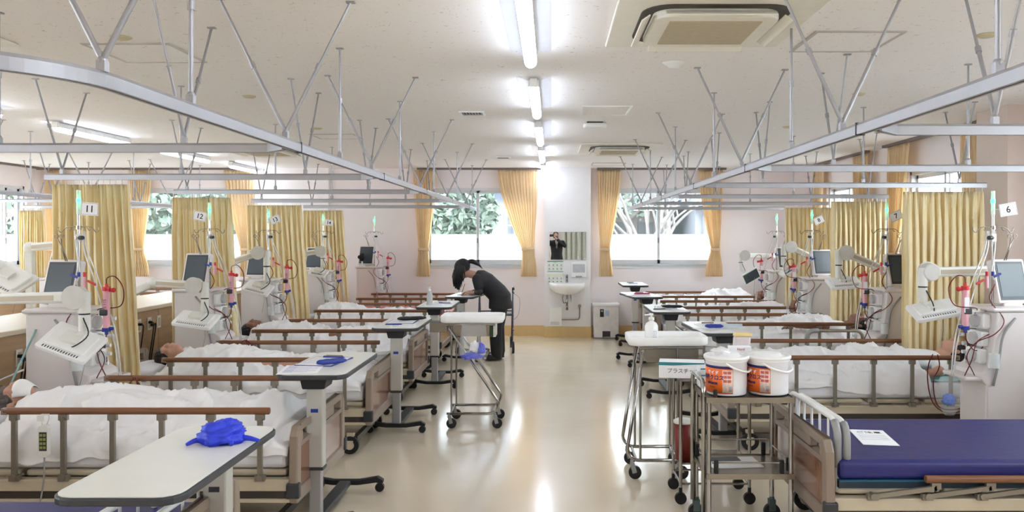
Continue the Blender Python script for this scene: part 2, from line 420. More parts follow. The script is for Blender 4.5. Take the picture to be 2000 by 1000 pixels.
leafy('garden_tree', 'green tree seen through the window beside bay 12', 'tree', (-9.2, 19, 2.1), (2.4, 1.5, 1.9), 3000, 6, leaf=.18)
leafy('garden_tree', 'thin pale tree before the old house in the right window', 'tree', (1.7, 17.5, 3.0), (.9, .6, 1.1), 420, 7, leaf=.1)
leafy('garden_tree', 'bare twiggy tree outside the right side window', 'tree', (9.5, 13, 3.6), (1.6, 1.6, 1.6), 260, 8, leaf=.08)
def twiggy(loc, label, seed):
    rnd = random.Random(seed); T = MB()
    def grow(p, d, r, n):
        q = p + d*(.5+rnd.random()*.3); T.tube([p, (p+q)/2+Vector((rnd.uniform(-.05, .05), 0, 0)), q], [r, r*.85, r*.7], 6, cap=False)
        if n:
            for i in range(2 if n < 4 else 3): grow(q, (d+Vector((rnd.uniform(-.8, .8), rnd.uniform(-.4, .4), rnd.uniform(-.1, .5)))).normalized(), r*.65, n-1)
    grow(Vector((0, 0, 0)), Vector((.05, 0, 1)), .12, 5)
    o = T.build('bare_tree', M_bark); o.location = loc; return tag(o, label, 'tree')
twiggy((2.15, 16.2, -.05), 'bare forked tree trunk just right of the tall thin tree in the right window', 4)
h = thing('house', 'pale grey house with white framed window behind the leafy tree', 'house', (0, 19.5, -.05))
MB().box(-4.6, .4, 0, 5, 0, 3.0).build('house_wall', M_house, h)
MB().prism([(-5.1, 2.9), (.9, 2.9), (-.2, 4.6), (-4.2, 4.6)], -.6, 5.6, 'y').build('roof', M_roof, h)
f = MB().box(-1.9, -1.0, -.05, 0, 1.5, 2.5).build('window', pm('outdoor_frame', (130, 132, 136), .6), h); MB().box(-1.83, -1.07, -.07, -.05, 1.57, 2.43).build('pane', pm('dim_pane', (150, 165, 178), .15), f)
h = thing('ladder', 'white ladder leaning outside under the pale grey house', 'ladder', (0, 18.6, -.05))
m = MB(); m.bar((-1.18, 0, 0), (-1.1, .75, 2.35), .05, .05); m.bar((-.82, 0, 0), (-.9, .75, 2.35), .05, .05); m.build('side_post', M_white, h)
m = MB()
for i in range(9): m.bar((-1.17+.008*i, .075*i+.04, .25*i+.15), (-.83-.008*i, .075*i+.04, .25*i+.15), .03, .03)
m.build('rung', M_white, h)
h = thing('house', 'old wooden house with veranda and dark tiled roof in the right window', 'house', (0, 20.5, -.05))
MB().box(1.3, 3.0, 0, 4, 0, 2.3).build('house_wall', pm('weathered_boards', (116, 106, 104), .9, var=.1, stretch=(8, 8, 1)), h)
MB().prism([(1.0, 2.25), (3.4, 2.55), (2.9, 3.4), (1.4, 3.3)], -.8, 4, 'y').build('roof', M_roof, h)
for x in (1.55, 2.25): MB().box(x, x+.4, -.04, 0, 1.1, 2.0).build('shutter', M_dark, h)
h = thing('house', 'low white building with drainpipe at the right of the right window', 'house', (0, 19.2, -.05))
MB().box(3.5, 7, 0, 4, 0, 2.35).build('house_wall', pm('off_white_render', (142, 144, 154), .9), h)
m = MB().prism([(3.42, 2.35), (7.2, 2.35), (7.2, 2.9), (3.6, 3.0)], -.6, 4, 'y').build('roof', M_roof, h)
MB().tube([(3.75, -.4, 2.34), (3.7, -.08, 2.1), (3.68, -.06, 0)], .035, 8).build('drainpipe', M_grey, h)
# ================================================================ CEILING THINGS
M_tube = pm('lit_tube', (232, 241, 255), .4, emit=TUBE, var=0)
M_refl = pm('light_reflector', (235, 236, 240), .3, .2, var=.01)
def make_light():
    t = thing('ceiling_light', 'x', 'ceiling light')
    m = MB(); m.add([(-.12, 0, 0), (.12, 0, 0), (.12, 1.27, 0), (-.12, 1.27, 0), (-.035, .06, -.018), (.035, .06, -.018), (.035, 1.21, -.018), (-.035, 1.21, -.018)],
          [(0, 1, 5, 4), (1, 2, 6, 5), (2, 3, 7, 6), (3, 0, 4, 7), (4, 5, 6, 7), (0, 3, 2, 1)])
    m.build('reflector', M_refl, t)
    for yy in (.03, 1.24): MB().rbox((0, yy, -.04), (.05, .05, .06)).build('lamp_holder', M_white, t, bevel=.004)
    # the lamp gives light from its lower half only; the upper half is its white backing
    n_ = 12; vs = []; fs = []
    for y_ in (.012, .03, 1.25, 1.268):
        r_ = .036 if .02 < y_ < 1.26 else .015
        vs += [(r_*math.cos(PI+PI*i/n_), y_, -.068+r_*math.sin(PI+PI*i/n_)) for i in range(n_+1)]
    k_ = n_+1
    fs = [(a*k_+i, a*k_+i+1, (a+1)*k_+i+1, (a+1)*k_+i) for a in range(3) for i in range(n_)]
    MB().add(vs, fs, True).build('tube', M_tube, t)
    MB().box(-.037, .037, .012, 1.268, -.0675, -.02).build('lamp_backing', M_white, t, bevel=.004)
    return t
ORD = ['nearest', 'second nearest', 'third nearest', 'fourth nearest', 'farthest']
L0 = make_light()
lights = [(-.12, 3.3+2*i, 'fluorescent ceiling light over the aisle, %s of the five in line' % ORD[i]) for i in range(5)]
lights += [(-4.6, 5.3+2*i, 'fluorescent ceiling light over the left row, %s of the left line' % ['nearest', 'second', 'third', 'farthest'][i]) for i in range(4)]
lights += [(-.12, -2.7, None), (-.12, -.7, None), (-.12, 1.3, None), (-4.6, 1.3, None), (-4.6, 3.3, None), (-4.6, -.9, None), (3.2, .9, None), (3.2, -1.2, None), (3.2, -3.2, None), (-4.6, -3., None), (-7.2, .5, None), (-7.2, -2., None)]  # unseen fixtures added to brighten the near part of the ward
first = True
for x, y, lb in lights:
    lb = lb or 'added unseen fill light on the ceiling, behind the camera or above the frame'
    g = 'fluorescent ceiling lights' if 'behind' not in lb else 'unseen lights added above and behind the viewpoint'
    if first: L0.location = (x, y, ZC-.0005); tag(L0, lb, None, g); first = False
    else: copy_tree(L0, (x, y, ZC-.0005), 0, lb, g)

M_ac = pm('air_conditioner_plastic', (232, 229, 216), .45, var=.02)
M_filter = pm('air_filter', (190, 178, 152), .8, var=.04, scale=30, bump=.3, bscale=160)
M_slot = pm('dark_air_slot', (70, 62, 52), .6)
def make_ac(w, d):
    t = thing('air_conditioner', 'x', 'air conditioner')
    MB().box(0, w, 0, d, -.02, 0).build('ceiling_panel', M_ac, t, bevel=.006)
    cx, cy = w/2, d/2; a, b = w*.37, d*.37
    MB().prism(rrect(cx-a, cx+a, cy-b, cy+b, .14, 6), -.024, -.019).build('air_slot', M_slot, t)
    MB().prism(rrect(cx-a+.055, cx+a-.055, cy-b+.055, cy+b-.055, .1, 6), -.062, -.02).build('grille_frame', M_ac, t, bevel=.01)
    f = MB().box(cx-a*.62, cx+a*.62, cy-b*.62, cy+b*.62, -.066, -.058); f.build('filter', M_filter, t)
    for sx, sy, l in ((0, -1, a*.72), (0, 1, a*.72), (-1, 0, b*.72), (1, 0, b*.72)):
        m = MB()
        if sy: m.rbox((cx, cy+sy*(b-.018), -.055), (2*l, .05, .008), (sy*-.6, 0, 0))
        else: m.rbox((cx+sx*(a-.018), cy, -.055), (.05, 2*l, .008), (0, sx*.6, 0))
        m.build('louvre', M_ac, t, bevel=.003)
    m = MB().lathe([(0, -.012), (.32, -.012), (.33, -.0001)], (w/2, d+.02, 0)); m = None
    return t
A0 = make_ac(.95, .95); A0.location = (.3, 3.45, ZC-.0005); tag(A0, 'large ceiling air conditioner cassette right of the aisle light row', None, 'ceiling air conditioners')
copy_tree(A0, (.34, 9.1, ZC-.0005), 0, 'ceiling air conditioner cassette farther away, beyond the emergency light unit')
copy_tree(A0, (-4.0, 9.3, ZC-.0005), 0, 'ceiling air conditioner cassette above the left beds')
copy_tree(A0, (-3.92, 3.45, ZC-.0005), 0, 'ceiling air conditioner cut off by the left edge of the photo')
M_trimc = pm('hatch_rim', (196, 190, 184), .5, .2)
M_tile = bpy.data.objects['ceiling'].data.materials[0]
def hatch(x0, x1, y0, y1, label, white=False):
    t = thing('ceiling_hatch', label, 'ceiling hatch', (x0, y0, ZC-.0005), 0, 'ceiling access hatches')
    w, d = x1-x0, y1-y0
    MB().box(.02, w-.02, .02, d-.02, -.004, 0).build('hatch_panel', M_tile, t)
    m = MB()
    for b in ((0, w, 0, .02), (0, w, d-.02, d), (0, .02, .02, d-.02), (w-.02, w, .02, d-.02)): m.box(*b, -.006, 0)
    m.build('hatch_rim', M_white if white else M_trimc, t)
hatch(-2.62, -2.12, 4.38, 4.86, 'square access hatch in the ceiling at the upper left')
hatch(1.38, 1.86, 4.12, 4.58, 'square access hatch in the ceiling right of the big air conditioner')
hatch(.26, .67, 6.5, 6.98, 'narrow pale hatch in the ceiling above the emergency light', True)
hatch(-2.55, -2.08, 8.3, 8.7, 'faint square ceiling hatch over bay 13')
hatch(.6, 1.1, 11.6, 12.0, 'small pale ceiling hatch close to the far wall')
def vent(x, y, w, d, label):
    t = thing('ceiling_vent', label, 'vent', (x, y, ZC-.0005), 0, 'ceiling air vents')
    m = MB()
    for b in ((0, w, 0, .02), (0, w, d-.02, d), (0, .02, .02, d-.02), (w-.02, w, .02, d-.02)): m.box(*b, -.01, 0)
    m.build('frame', M_white, t)
    MB().box(.02, w-.02, .02, d-.02, -.002, 0).build('opening', M_slot, t)
    m = MB()
    for i in range(7): m.rbox((.02+(w-.04)*(i+.5)/7, d/2, -.006), (.012, d-.04, .004), (0, .7, 0))
    m.build('slat', M_grey, t)
vent(-.8, 6.78, .22, .2, 'slatted ceiling air vent left of the aisle lights, the nearer one')
vent(-.76, 10.7, .2, .2, 'slatted ceiling air vent near the far wall')
def cap(x, y, r, label, mat=None, name='ceiling_blank_plate', cat='ceiling plate'):
    o = MB().lathe([(0, -.012), (r*.7, -.012), (r, -.003), (r, 0)], (0, 0, 0), 24).build(name, mat or M_trimc); o.location = (x, y, ZC-.0005)
    return tag(o, label, cat, 'round ceiling caps')
M_capy = pm('yellowed_cap', (205, 195, 160), .6)
cap(-2.32, 4.25, .055, 'round yellowed ceiling cap at the upper left of the ceiling', M_capy)
cap(-2.32, 6.05, .05, 'round flat ceiling cap left of the second hanger rod', M_capy)
cap(-2.33, 7.85, .05, 'small round ceiling cap above the third curtain rail', M_capy)
cap(2.32, 4.2, .055, 'round yellowed ceiling cap at the upper right of the ceiling', M_capy)
cap(2.32, 5.95, .05, 'round ceiling cap right of the right square hatch', M_capy)
cap(2.32, 7.75, .05, 'small round ceiling cap above the right cross rails', M_capy)
o = MB().lathe([(0, -.035), (.03, -.035), (.045, -.016), (.06, -.012), (.07, 0)], (0, 0, 0), 24).build('sprinkler', M_white); o.location = (.755, 4.87, ZC-.0005)
tag(o, 'round white ceiling sprinkler plate below the large air conditioner', 'sprinkler')
t = thing('emergency_light', 'white rounded emergency light unit on the ceiling before the pale hatch', 'emergency light', (.41, 7.45, ZC-.0005))  # emergency light unit fixed to the ceiling
MB().box(-.075, .075, -.05, .05, -.012, 0).build('mounting_plate', M_dark, t)
m = MB().prism(rrect(-.11, .11, -.07, .07, .05, 6), -.055, -.012).build('housing', M_white, t, bevel=.015)

# ---------------------------------------------------------------- curtain rails with their hanger rods
ZR = 2.02
def rod(m, a, b, foot=True):
    a = Vector(a); b = Vector(b); mid = a.lerp(b, .5)
    m.cyl(a, mid, .0085, seg=8); m.cyl(mid, b, .0065, seg=8)
    m.cyl(mid-(b-a).normalized()*.014, mid+(b-a).normalized()*.014, .0125, seg=8)
    m.box(b.x-.02, b.x+.02, b.y-.012, b.y+.012, b.z-.006, b.z)
    if foot: m.ell(a, .014, 8, 6); m.box(a.x-.012, a.x+.012, a.y-.012, a.y+.012, a.z-.03, a.z)
def rail(label, pts, vees=(), verts=(), vdir='x', group='ceiling curtain rails', spread=.36, joints=()):
    """pts: path of the rail; vees / verts: places of V-shaped and single hanger rods"""
    p0 = Vector(pts[0]); t = thing('curtain_rail', label, 'curtain rail', (p0.x, p0.y, ZR), 0, group)
    pts = [Vector((p[0], p[1], 0))-Vector((p0.x, p0.y, 0)) for p in pts]
    m = MB(); n = len(pts); vs = []; fs = []
    prof = [(-.016, -.022), (-.005, -.022), (-.005, -.012), (.005, -.012), (.005, -.022), (.016, -.022), (.016, .012), (.012, .022), (-.012, .022), (-.016, .012)]
    k = len(prof)
    for i, p in enumerate(pts):
        d = (pts[min(i+1, n-1)]-pts[max(i-1, 0)]).normalized(); s = Vector((d.y, -d.x, 0))
        vs += [p + s*a + Vector((0, 0, b)) for a, b in prof]
    for i in range(n-1): fs += [(i*k+j, i*k+(j+1) % k, (i+1)*k+(j+1) % k, (i+1)*k+j) for j in range(k)]
    fs += [tuple(range(k)), tuple(range((n-1)*k, n*k))[::-1]]
    m.add(vs, fs); m.build('rail_profile', M_alu, t)
    zt = ZC-ZR-.001
    for x, y in vees:
        r = MB(); c = Vector((x-p0.x, y-p0.y, .05))
        for sg in (-1, 1):
            dd = Vector((sg*spread*.8, sg*.03, 0)) if vdir == 'x' else Vector((sg*.015, sg*spread*.75, 0))
            rod(r, c, (c.x+dd.x, c.y+dd.y, zt), sg < 0)
        r.build('hanger_brace', M_alu, t)
    for x, y in verts:
        r = MB(); rod(r, (x-p0.x, y-p0.y, .05), (x-p0.x, y-p0.y, zt)); r.build('hanger_rod', M_alu, t)
    for x, y in joints:
        MB().rbox((x-p0.x, y-p0.y, 0), (.036, .008, .05)).build('rail_joint', M_dark, t)
    return t
# left long rail with its rounded near corner
xl = -1.207
pth = [(-3.2, 1.80), (-1.62, 1.80)] + [(xl-.38+.38*math.sin(a), 2.18-.38*math.cos(a)) for a in [PI/2*i/20 for i in range(21)]] + [(xl, y) for y in (3.76, 5.62, 7.55, 9.5, 11.5, 12.55)]
rail('long curtain rail down the left side of the aisle, bent round at its near end', pth,
     [(xl, 2.12), (xl, 3.58), (xl, 5.3), (xl, 7.25), (xl, 9.15), (xl, 11.1)], [(xl, 2.64), (xl, 4.5), (xl, 6.28), (xl, 8.1), (xl, 10.1), (xl, 12.0)],
     joints=[(xl, 3.76), (xl, 5.62), (xl, 7.55), (xl, 9.5), (xl, 11.5)])
xr = 1.217
rail('long curtain rail down the right side of the aisle', [(xr, .6), (xr, 12.55)],
     [(xr, 3.3), (xr, 5.05), (xr, 6.9), (xr, 8.8), (xr, 10.7)], [(xr, 2.15), (xr, 4.0), (xr, 5.9), (xr, 7.75), (xr, 9.7), (xr, 11.8)],
     joints=[(xr, 3.11), (xr, 4.9), (xr, 6.67), (xr, 8.62), (xr, 10.4)])
def cross(x0, x1, y, label, xs_v, xs_s):
    return rail(label, [(x0, y-.12*(1 if x0 < 0 else 1)), (x0+(-.12 if x1 < x0 else .12), y), (x1, y)], [(x, y) for x in xs_v], [(x, y) for x in xs_s], 'y')
for i, y in enumerate((3.76, 5.62, 7.55, 9.5, 11.5)):
    nm = ['nearest left cross rail, without a curtain on it in view', 'left cross rail above curtain beside bay 11', 'left cross rail above the curtain of bay 12', 'left cross rail above the curtain of bay 13', 'farthest left cross rail, above the curtain of bay 14'][i]
    cross(xl-.03, -3.62, y+.02, nm, [-1.76, -3.5] if y > 4 else [-1.76, -3.5], [-2.65])
for i, y in enumerate((3.11, 4.9, 6.55, 8.45, 10.3)):
    nm = ['nearest right cross rail, leaving the photo at the right', 'right cross rail over the head of bay 6', 'right cross rail carrying the curtain of bay 6', 'right cross rail carrying the curtain of bay 7', 'right cross rail carrying the curtain of bay 8'][i]
    cross(xr+.03, 3.62, y+.02, nm, [1.76, 3.4] if i else [1.76, 3.3], [2.6])
rail('cross rail of the right row close to the far wall', [(xr+.03, 12.2), (3.6, 12.2)], [(1.76, 12.2)], [(2.6, 12.2)], 'y')
# back row beyond the wooden counter
xb = -5.35
rail('long curtain rail of the back row beyond the wooden counter', [(xb, 4.6), (xb, 12.5)], [(xb, 5.4), (xb, 7.25), (xb, 9.15), (xb, 11.1)], [(xb, 6.28), (xb, 8.1), (xb, 10.1), (xb, 12.0)])
for i, y in enumerate((7.55, 9.5, 11.5)):
    rail('back row cross rail, %s of the three' % ('nearest', 'middle', 'farthest')[i], [(xb-.03, y), (-7.7, y)], [(-6.0, y), (-7.5, y)], [(-6.75, y)], 'y')

# ---------------------------------------------------------------- curtains
def pleated(m, edges, zt, zb, n, depth, seed, nu=None, nz=26, fold=1.0, sway=0):
    """edges(t)-> (left point, right point) for t 0 top .. 1 bottom"""
    rnd = random.Random(seed); ph = rnd.uniform(0, 6); nu = nu or n*9
    offs = [rnd.uniform(-.5, .5) for _ in range(n+3)]; amps = [rnd.uniform(.55, 1.25) for _ in range(n+3)]
    def fn(u, v):
        a, b = edges(v); a = Vector(a); b = Vector(b); p = a.lerp(b, u); d = (b-a); d.z = 0; wdt = d.length; d.normalize(); nrm = Vector((d.y, -d.x, 0))
        k = u*n; i = int(min(k, n)); fr = k-i; f = fr*fr*(3-2*fr)
        am = amps[i]*(1-f)+amps[i+1]*f; of = offs[i]*(1-f)+offs[i+1]*f
        g = min(1, .35+v*3) if fold else 1
        s = math.sin(2*PI*k+ph+of*1.3*min(1, v*2))
        s = math.copysign(abs(s)**.8, s)
        w2 = depth*am*g*s + .35*depth*math.sin(2*PI*k*2.3+ph+v*2)*(1-min(1, v*3))*1.2 + depth*.5*noise.noise(Vector((u*5+seed, v*3, seed)))
        q = p + nrm*w2 + d*(.25*wdt/n*math.sin(4*PI*k+ph))*g
        q.z = zt+(zb-zt)*v
        return q
    return m.grid(fn, nu, nz)
def cubicle(label, x0, x1, y, seed, lean=.12, zb=.38, n=11, zt=1.965):
    t = thing('cubicle_curtain', label, 'curtain', ((x0+x1)/2, y, zb), 0, 'yellow cubicle curtains')
    cx = (x0+x1)/2
    m = MB(Matrix.Translation((-cx, -y, -zb)))
    pleated(m, lambda v: ((x0+lean*.1*v, y, 0), (x1+lean*v, y, 0)), zt, zb, n, .034, seed, nz=34)
    m.build('curtain_cloth', M_yellow, t, solid=.003)
    k = MB(Matrix.Translation((-cx, -y, -zb)))
    for i in range(n+2):
        x = x0+.01+(x1-x0-.02)*i/(n+1); k.cyl((x, y, zt-.02), (x, y, ZR-.015), .003, seg=6); k.ell((x, y, ZR-.02), .006, 6, 4)
    k.build('curtain_hook', M_white, t)
cubicle('yellow cubicle curtain drawn back behind the sign reading 11', -3.56, -3.02, 5.64, 1, .09)
cubicle('yellow cubicle curtain drawn back behind the sign reading 12', -3.64, -3.08, 7.57, 2, .1)
cubicle('yellow cubicle curtain drawn back behind the sign reading 13', -3.67, -3.02, 9.52, 3, .12)
cubicle('yellow cubicle curtain drawn back behind the sign reading 14', -3.62, -3.05, 11.52, 4, .1)
cubicle('widest-looking yellow cubicle curtain on the right, left of the sign reading 6', 2.94, 3.60, 6.57, 5, .0)
cubicle('yellow cubicle curtain left of the sign reading 7', 3.02, 3.6, 8.47, 6, .0)
cubicle('yellow cubicle curtain behind the sign reading 8', 3.06, 3.72, 10.32, 7, .0)
cubicle('pale yellow cubicle curtain of the back row before the far left window', -7.75, -7.4, 11.5, 8, .03)
def win_curtain(label, top, tie, bot, y, seed, axis='x', ztie=1.38, zb=.95, n=9):
    """tied-back curtain; widths (a,b) along the wall at top, tie and bottom"""
    t = thing('window_curtain', label, 'curtain', (0, 0, 0), 0, 'orange window curtains')
    zt = ZC-.035; vt = (zt-ztie)/(zt-zb)
    def ed(v):
        if v < vt:
            s = v/vt; s2 = s**1.5; e = [top[i]+(tie[i]-top[i])*s2 for i in (0, 1)]
        else:
            s = (v-vt)/(1-vt); s = math.sin(s*PI/2); e = [tie[i]+(bot[i]-tie[i])*s for i in (0, 1)]
        return ((e[0], y, 0), (e[1], y, 0)) if axis == 'x' else ((y, e[0], 0), (y, e[1], 0))
    m = MB(); pleated(m, ed, zt, zb, n, .022, seed, nz=40); m.build('curtain_cloth', M_orange, t, solid=.002)
    c = (tie[0]+tie[1])/2; hw = abs(tie[1]-tie[0])/2+.012
    pts = [(c+hw*math.cos(a), y+.045*math.sin(a), ztie) if axis == 'x' else (y+.045*math.sin(a), c+hw*math.cos(a), ztie) for a in [2*PI*i/20 for i in range(20)]]
    m = MB(); k = len(pts)
    m.add([Vector(p)+Vector((0, 0, dz)) for dz in (-.022, .022) for p in pts], [(i, (i+1) % k, k+(i+1) % k, k+i) for i in range(k)], True)
    m.build('tieback', M_orange, t, solid=.004)
yc = YF-.13
def e(a, b): return (fx(a)*yc/YF, fx(b)*yc/YF)
win_curtain('orange window curtain left of the window behind the writing nurse', e(807, 852), e(818, 837), e(814, 840), yc, 11)
win_curtain('wide orange window curtain between the nurse window and the sink', e(972, 1050), e(1020, 1042), e(1018, 1049), yc, 12, n=12)
win_curtain('orange window curtain just right of the mirror', e(1166, 1212), e(1172, 1190), e(1170, 1196), yc, 13)
win_curtain('orange window curtain at the right end of the right far window', e(1364, 1412), e(1389, 1405), e(1377, 1411), yc, 14)
win_curtain('orange window curtain left of the far left window', e(86, 126), e(90, 112), e(88, 116), yc, 15)
win_curtain('orange window curtain seen between the curtains of bays 11 and 12', e(253, 296), e(262, 280), e(260, 292), yc, 16)
win_curtain('orange window curtain seen between the curtains of bays 12 and 13', e(438, 498), e(470, 490), e(468, 497), yc, 17)
xc = XR-.13
win_curtain('orange side curtain in the far right corner', (11.55, 11.95), (11.75, 11.9), (11.7, 11.95), xc, 18, 'y')
win_curtain('orange side curtain seen above the curtain of bay 8', (9.9, 10.4), (9.95, 10.15), (9.9, 10.2), xc, 19, 'y')
win_curtain('orange side curtain between the curtains of bays 7 and 6', (8.75, 9.3), (9.05, 9.25), (9.0, 9.3), xc, 20, 'y')
win_curtain('orange side curtain beside the right pillar', (7.3, 7.65), (7.35, 7.5), (7.3, 7.55), xc, 21, 'y')
# ================================================================ BEDS  (local x runs from the foot end 0 to the head end, y across)
HW = .44
def board(t, name, x, h, sgn):
    """foot or head board standing at local x"""
    z0 = .22; th = .022
    b = MB()
    b.prism([(-.475, z0+.04), (-.455, z0), (.455, z0), (.475, z0+.04), (.46, h-.05), (.425, h), (.40, h), (.40, z0+.07), (-.40, z0+.07), (-.40, h), (-.425, h), (-.46, h-.05)], x-th, x+th, 'x')
    b.box(x-th, x+th, -.40, .40, h-.03, h).box(x-th, x+th, -.40, .40, h-.115, h-.085)
    b.box(x-th, x+th, -.22, .22, h-.085, h-.03); b.box(x-th, x+th, -.40, -.365, h-.085, h-.03); b.box(x-th, x+th, .365, .40, h-.085, h-.03)
    f = b.build(name, M_taupe, t, bevel=.008)
    MB().box(x-.012, x+.012, -.40, .40, z0+.07, h-.115).build('board_panel', M_panelwood, f)
    for s in (-1, 1): MB().box(x-.034, x+.034, s*.46-.02, s*.46+.02, z0+.03, z0+.11).build('corner_bumper', M_dark, f, bevel=.008)
    return f
def make_bed(rails=('up', 'up'), mattress='white', rx=(.12, 1.48), zrail=.70, L=2.08):
    """rails: state of the rail on the -y and +y side"""
    t = thing('hospital_bed', 'x', 'bed')
    fb = board(t, 'footboard', .0, .615, -1)
    hb = board(t, 'headboard', L, .66, 1)
    m = MB()
    for s in (-1, 1):
        m.box(.02, L-.02, s*.43-.03, s*.43+.03, .285, .345); m.box(.02, L-.02, s*.44-.02, s*.44+.02, .225, .245)
    for x in (.05, .7, 1.35, L-.05): m.box(x-.03, x+.03, -.4, .4, .29, .335)
    m.build('bed_frame', M_cream, t, bevel=.005)
    m = MB()
    for s in (-1, 1): m.box(.02, L-.02, s*.43-.018, s*.43+.018, .246, .284)
    m.build('frame_band', pm('dark_brown_band', (62, 54, 48), .5), t)
    m = MB()
    for x0, x1 in ((.05, .52), (.56, .98), (1.02, 1.4), (1.44, L-.06)): m.box(x0, x1, -.42, .42, .352, .385)
    m.build('deck', M_cream, t, bevel=.012)
    m = MB()
    for s in (-1, 1):
        m.bar((.25, s*.3, .27), (.95, s*.3, .12), .03, .05); m.bar((L-.3, s*.3, .27), (1.15, s*.3, .12), .03, .05); m.bar((.12, s*.36, .1), (L-.15, s*.36, .1), .035, .04)
    m.bar((.12, -.36, .1), (.12, .36, .1), .035, .04); m.bar((L-.15, -.36, .1), (L-.15, .36, .1), .035, .04); m.cyl((.6, -.2, .2), (1.5, -.1, .2), .03)
    m.build('lift_linkage', pm('linkage_steel', (96, 92, 88), .5, .5), t)
    for x in (.15, L-.18):
        for s in (-1, 1):
            c = MB().cyl((x, s*.39-.016, .065), (x, s*.39+.016, .065), .065, seg=20).build('castor', M_black, t)
            MB().cyl((x, s*.39-.02, .065), (x, s*.39+.02, .065), .032, seg=14).bar((x, s*.39, .07), (x, s*.37, .15), .045, .05, (1, 0, 0)).build('castor_hub', M_cream, c)
    def mt(u, v):
        a = 2*PI*v; return 0
    if mattress == 'white':
        m = MB(); m.prism(rrect(-.425, .425, .387, .50, .04), .05, L-.05, 'x'); m.build('mattress', M_under, t, bevel=.02)
    else:
        m = MB(); m.prism(rrect(-.44, .44, .425, .52, .03), .05, L-.05, 'x'); m.build('mattress', pm('navy_vinyl', (28, 30, 104), .42, var=.05, scale=5, bump=.25, bscale=9) if mattress == 'navy' else pm('dull_red_vinyl', (196, 110, 104), .5), t, bevel=.02)
        MB().box(.05, L-.05, -.435, .435, .387, .424).build('mattress_base', pm('teal_black_foam', (30, 46, 58), .6), t)
        MB().box(.05, L-.05, -.442, .442, .420, .426).build('piping', pm('teal_piping', (30, 90, 120), .6), t)
    for s, st in zip((-1, 1), rails):
        if not st: continue
        y = s*.465; x0, x1 = rx
        if st == 'up': zt, zb, sh = zrail, .36, 0
        else: zt, zb, sh = .44, .36, -.30
        m = MB(); m.add(*(lambda pr: ([(x, y+a, zt+b) for x in (x0, x1) for a, b in pr], [(i, (i+1) % 8, 8+(i+1) % 8, 8+i) for i in range(8)]+[tuple(range(7, -1, -1)), tuple(range(8, 16))]))([(.017*math.cos(2*PI*i/8+PI/8)*1.1, .019*math.sin(2*PI*i/8+PI/8)) for i in range(8)]))
        top = m.build('side_rail', M_railwood, t, bevel=.004)
        MB().box(x1-.02, x1+.012, y-.016, y+.016, zt-.018, zt+.016).build('end_cap', M_taupe, top, bevel=.004)
        n = 6
        for i in range(n):
            px = x0+.05+(x1-x0-.1)*i/(n-1)
            p = MB(); p.rbox((px, y, zt-.032), (.045, .02, .03)); p.cyl((px, y-.014, zt-.042), (px, y+.014, zt-.042), .014, seg=10)
            if st == 'up': p.bar((px, y, zt-.04), (px, y, zb), .018, .024, (1, 0, 0))
            else: p.bar((px, y+s*.005, zt-.04), (px+sh, y+s*.005, zb), .018, .022)
            p.rbox((px+sh, y-s*.005, zb-.005), (.05, .03, .03)); p.cyl((px+sh, y-.02, zb), (px+sh, y+.02, zb), .016, seg=10)
            p.build('rail_post', M_post, top)
    return t
B0 = make_bed()
BEDS = {}
def bed_at(key, proto, xfoot, y, side, label, z=0):
    """side -1: left row (head towards -x)"""
    rz = PI if side < 0 else 0
    b = proto if key is None else copy_tree(proto, (xfoot, y, 0), rz, label, 'hospital beds')
    b.location = (xfoot, y, 0); b.rotation_euler = (0, 0, rz); tag(b, label, 'bed', 'hospital beds'); b.scale = (1, 1, 1+z)
    return b
bed_at(None, B0, -1.325, 4.51, -1, 'hospital bed of bay 11, nearest occupied bed on the left')
bed_at(1, B0, -1.325, 6.17, -1, 'hospital bed of bay 12, second occupied bed on the left')
bed_at(1, B0, -1.325, 7.88, -1, 'hospital bed of bay 13, third occupied bed on the left')
bed_at(1, B0, -1.34, 9.86, -1, 'hospital bed of bay 14, behind the tray cart on the left')
BR = make_bed(mattress='red', rx=(.12, 1.4)); bed_at(None, BR, -1.36, 11.65, -1, 'hospital bed with dull red mattress next to the far wall')
BNL = make_bed(rails=(None, None), mattress='navy'); bed_at(None, BNL, -1.30, 2.78, -1, 'empty bed with blue mattress under the near left overbed table')
BN = make_bed(rails=('down', None), mattress='navy', rx=(.45, 1.85)); bed_at(None, BN, 1.33, 4.22, 1, 'empty bed with navy blue mattress at the lower right')
BRt = make_bed(rx=(.14, 1.66), zrail=.70); bed_at(None, BRt, 1.33, 6.27, 1, 'hospital bed of bay 6 with occupied white bedding and brown rails')
bed_at(1, BRt, 1.31, 8.22, 1, 'hospital bed of bay 7, third bed on the right', .04)
bed_at(1, BRt, 1.31, 10.05, 1, 'hospital bed of bay 8, fourth bed on the right', .03)
bed_at(1, BRt, 1.33, 11.85, 1, 'hospital bed on the right nearest the far wall', .02)
bed_at(1, B0, -6.7, 8.28, 1, 'bed of the back row beyond the counter, nearer one')
bed_at(1, B0, -6.7, 11.6, 1, 'bed of the back row beyond the counter, next to the far wall', .12)

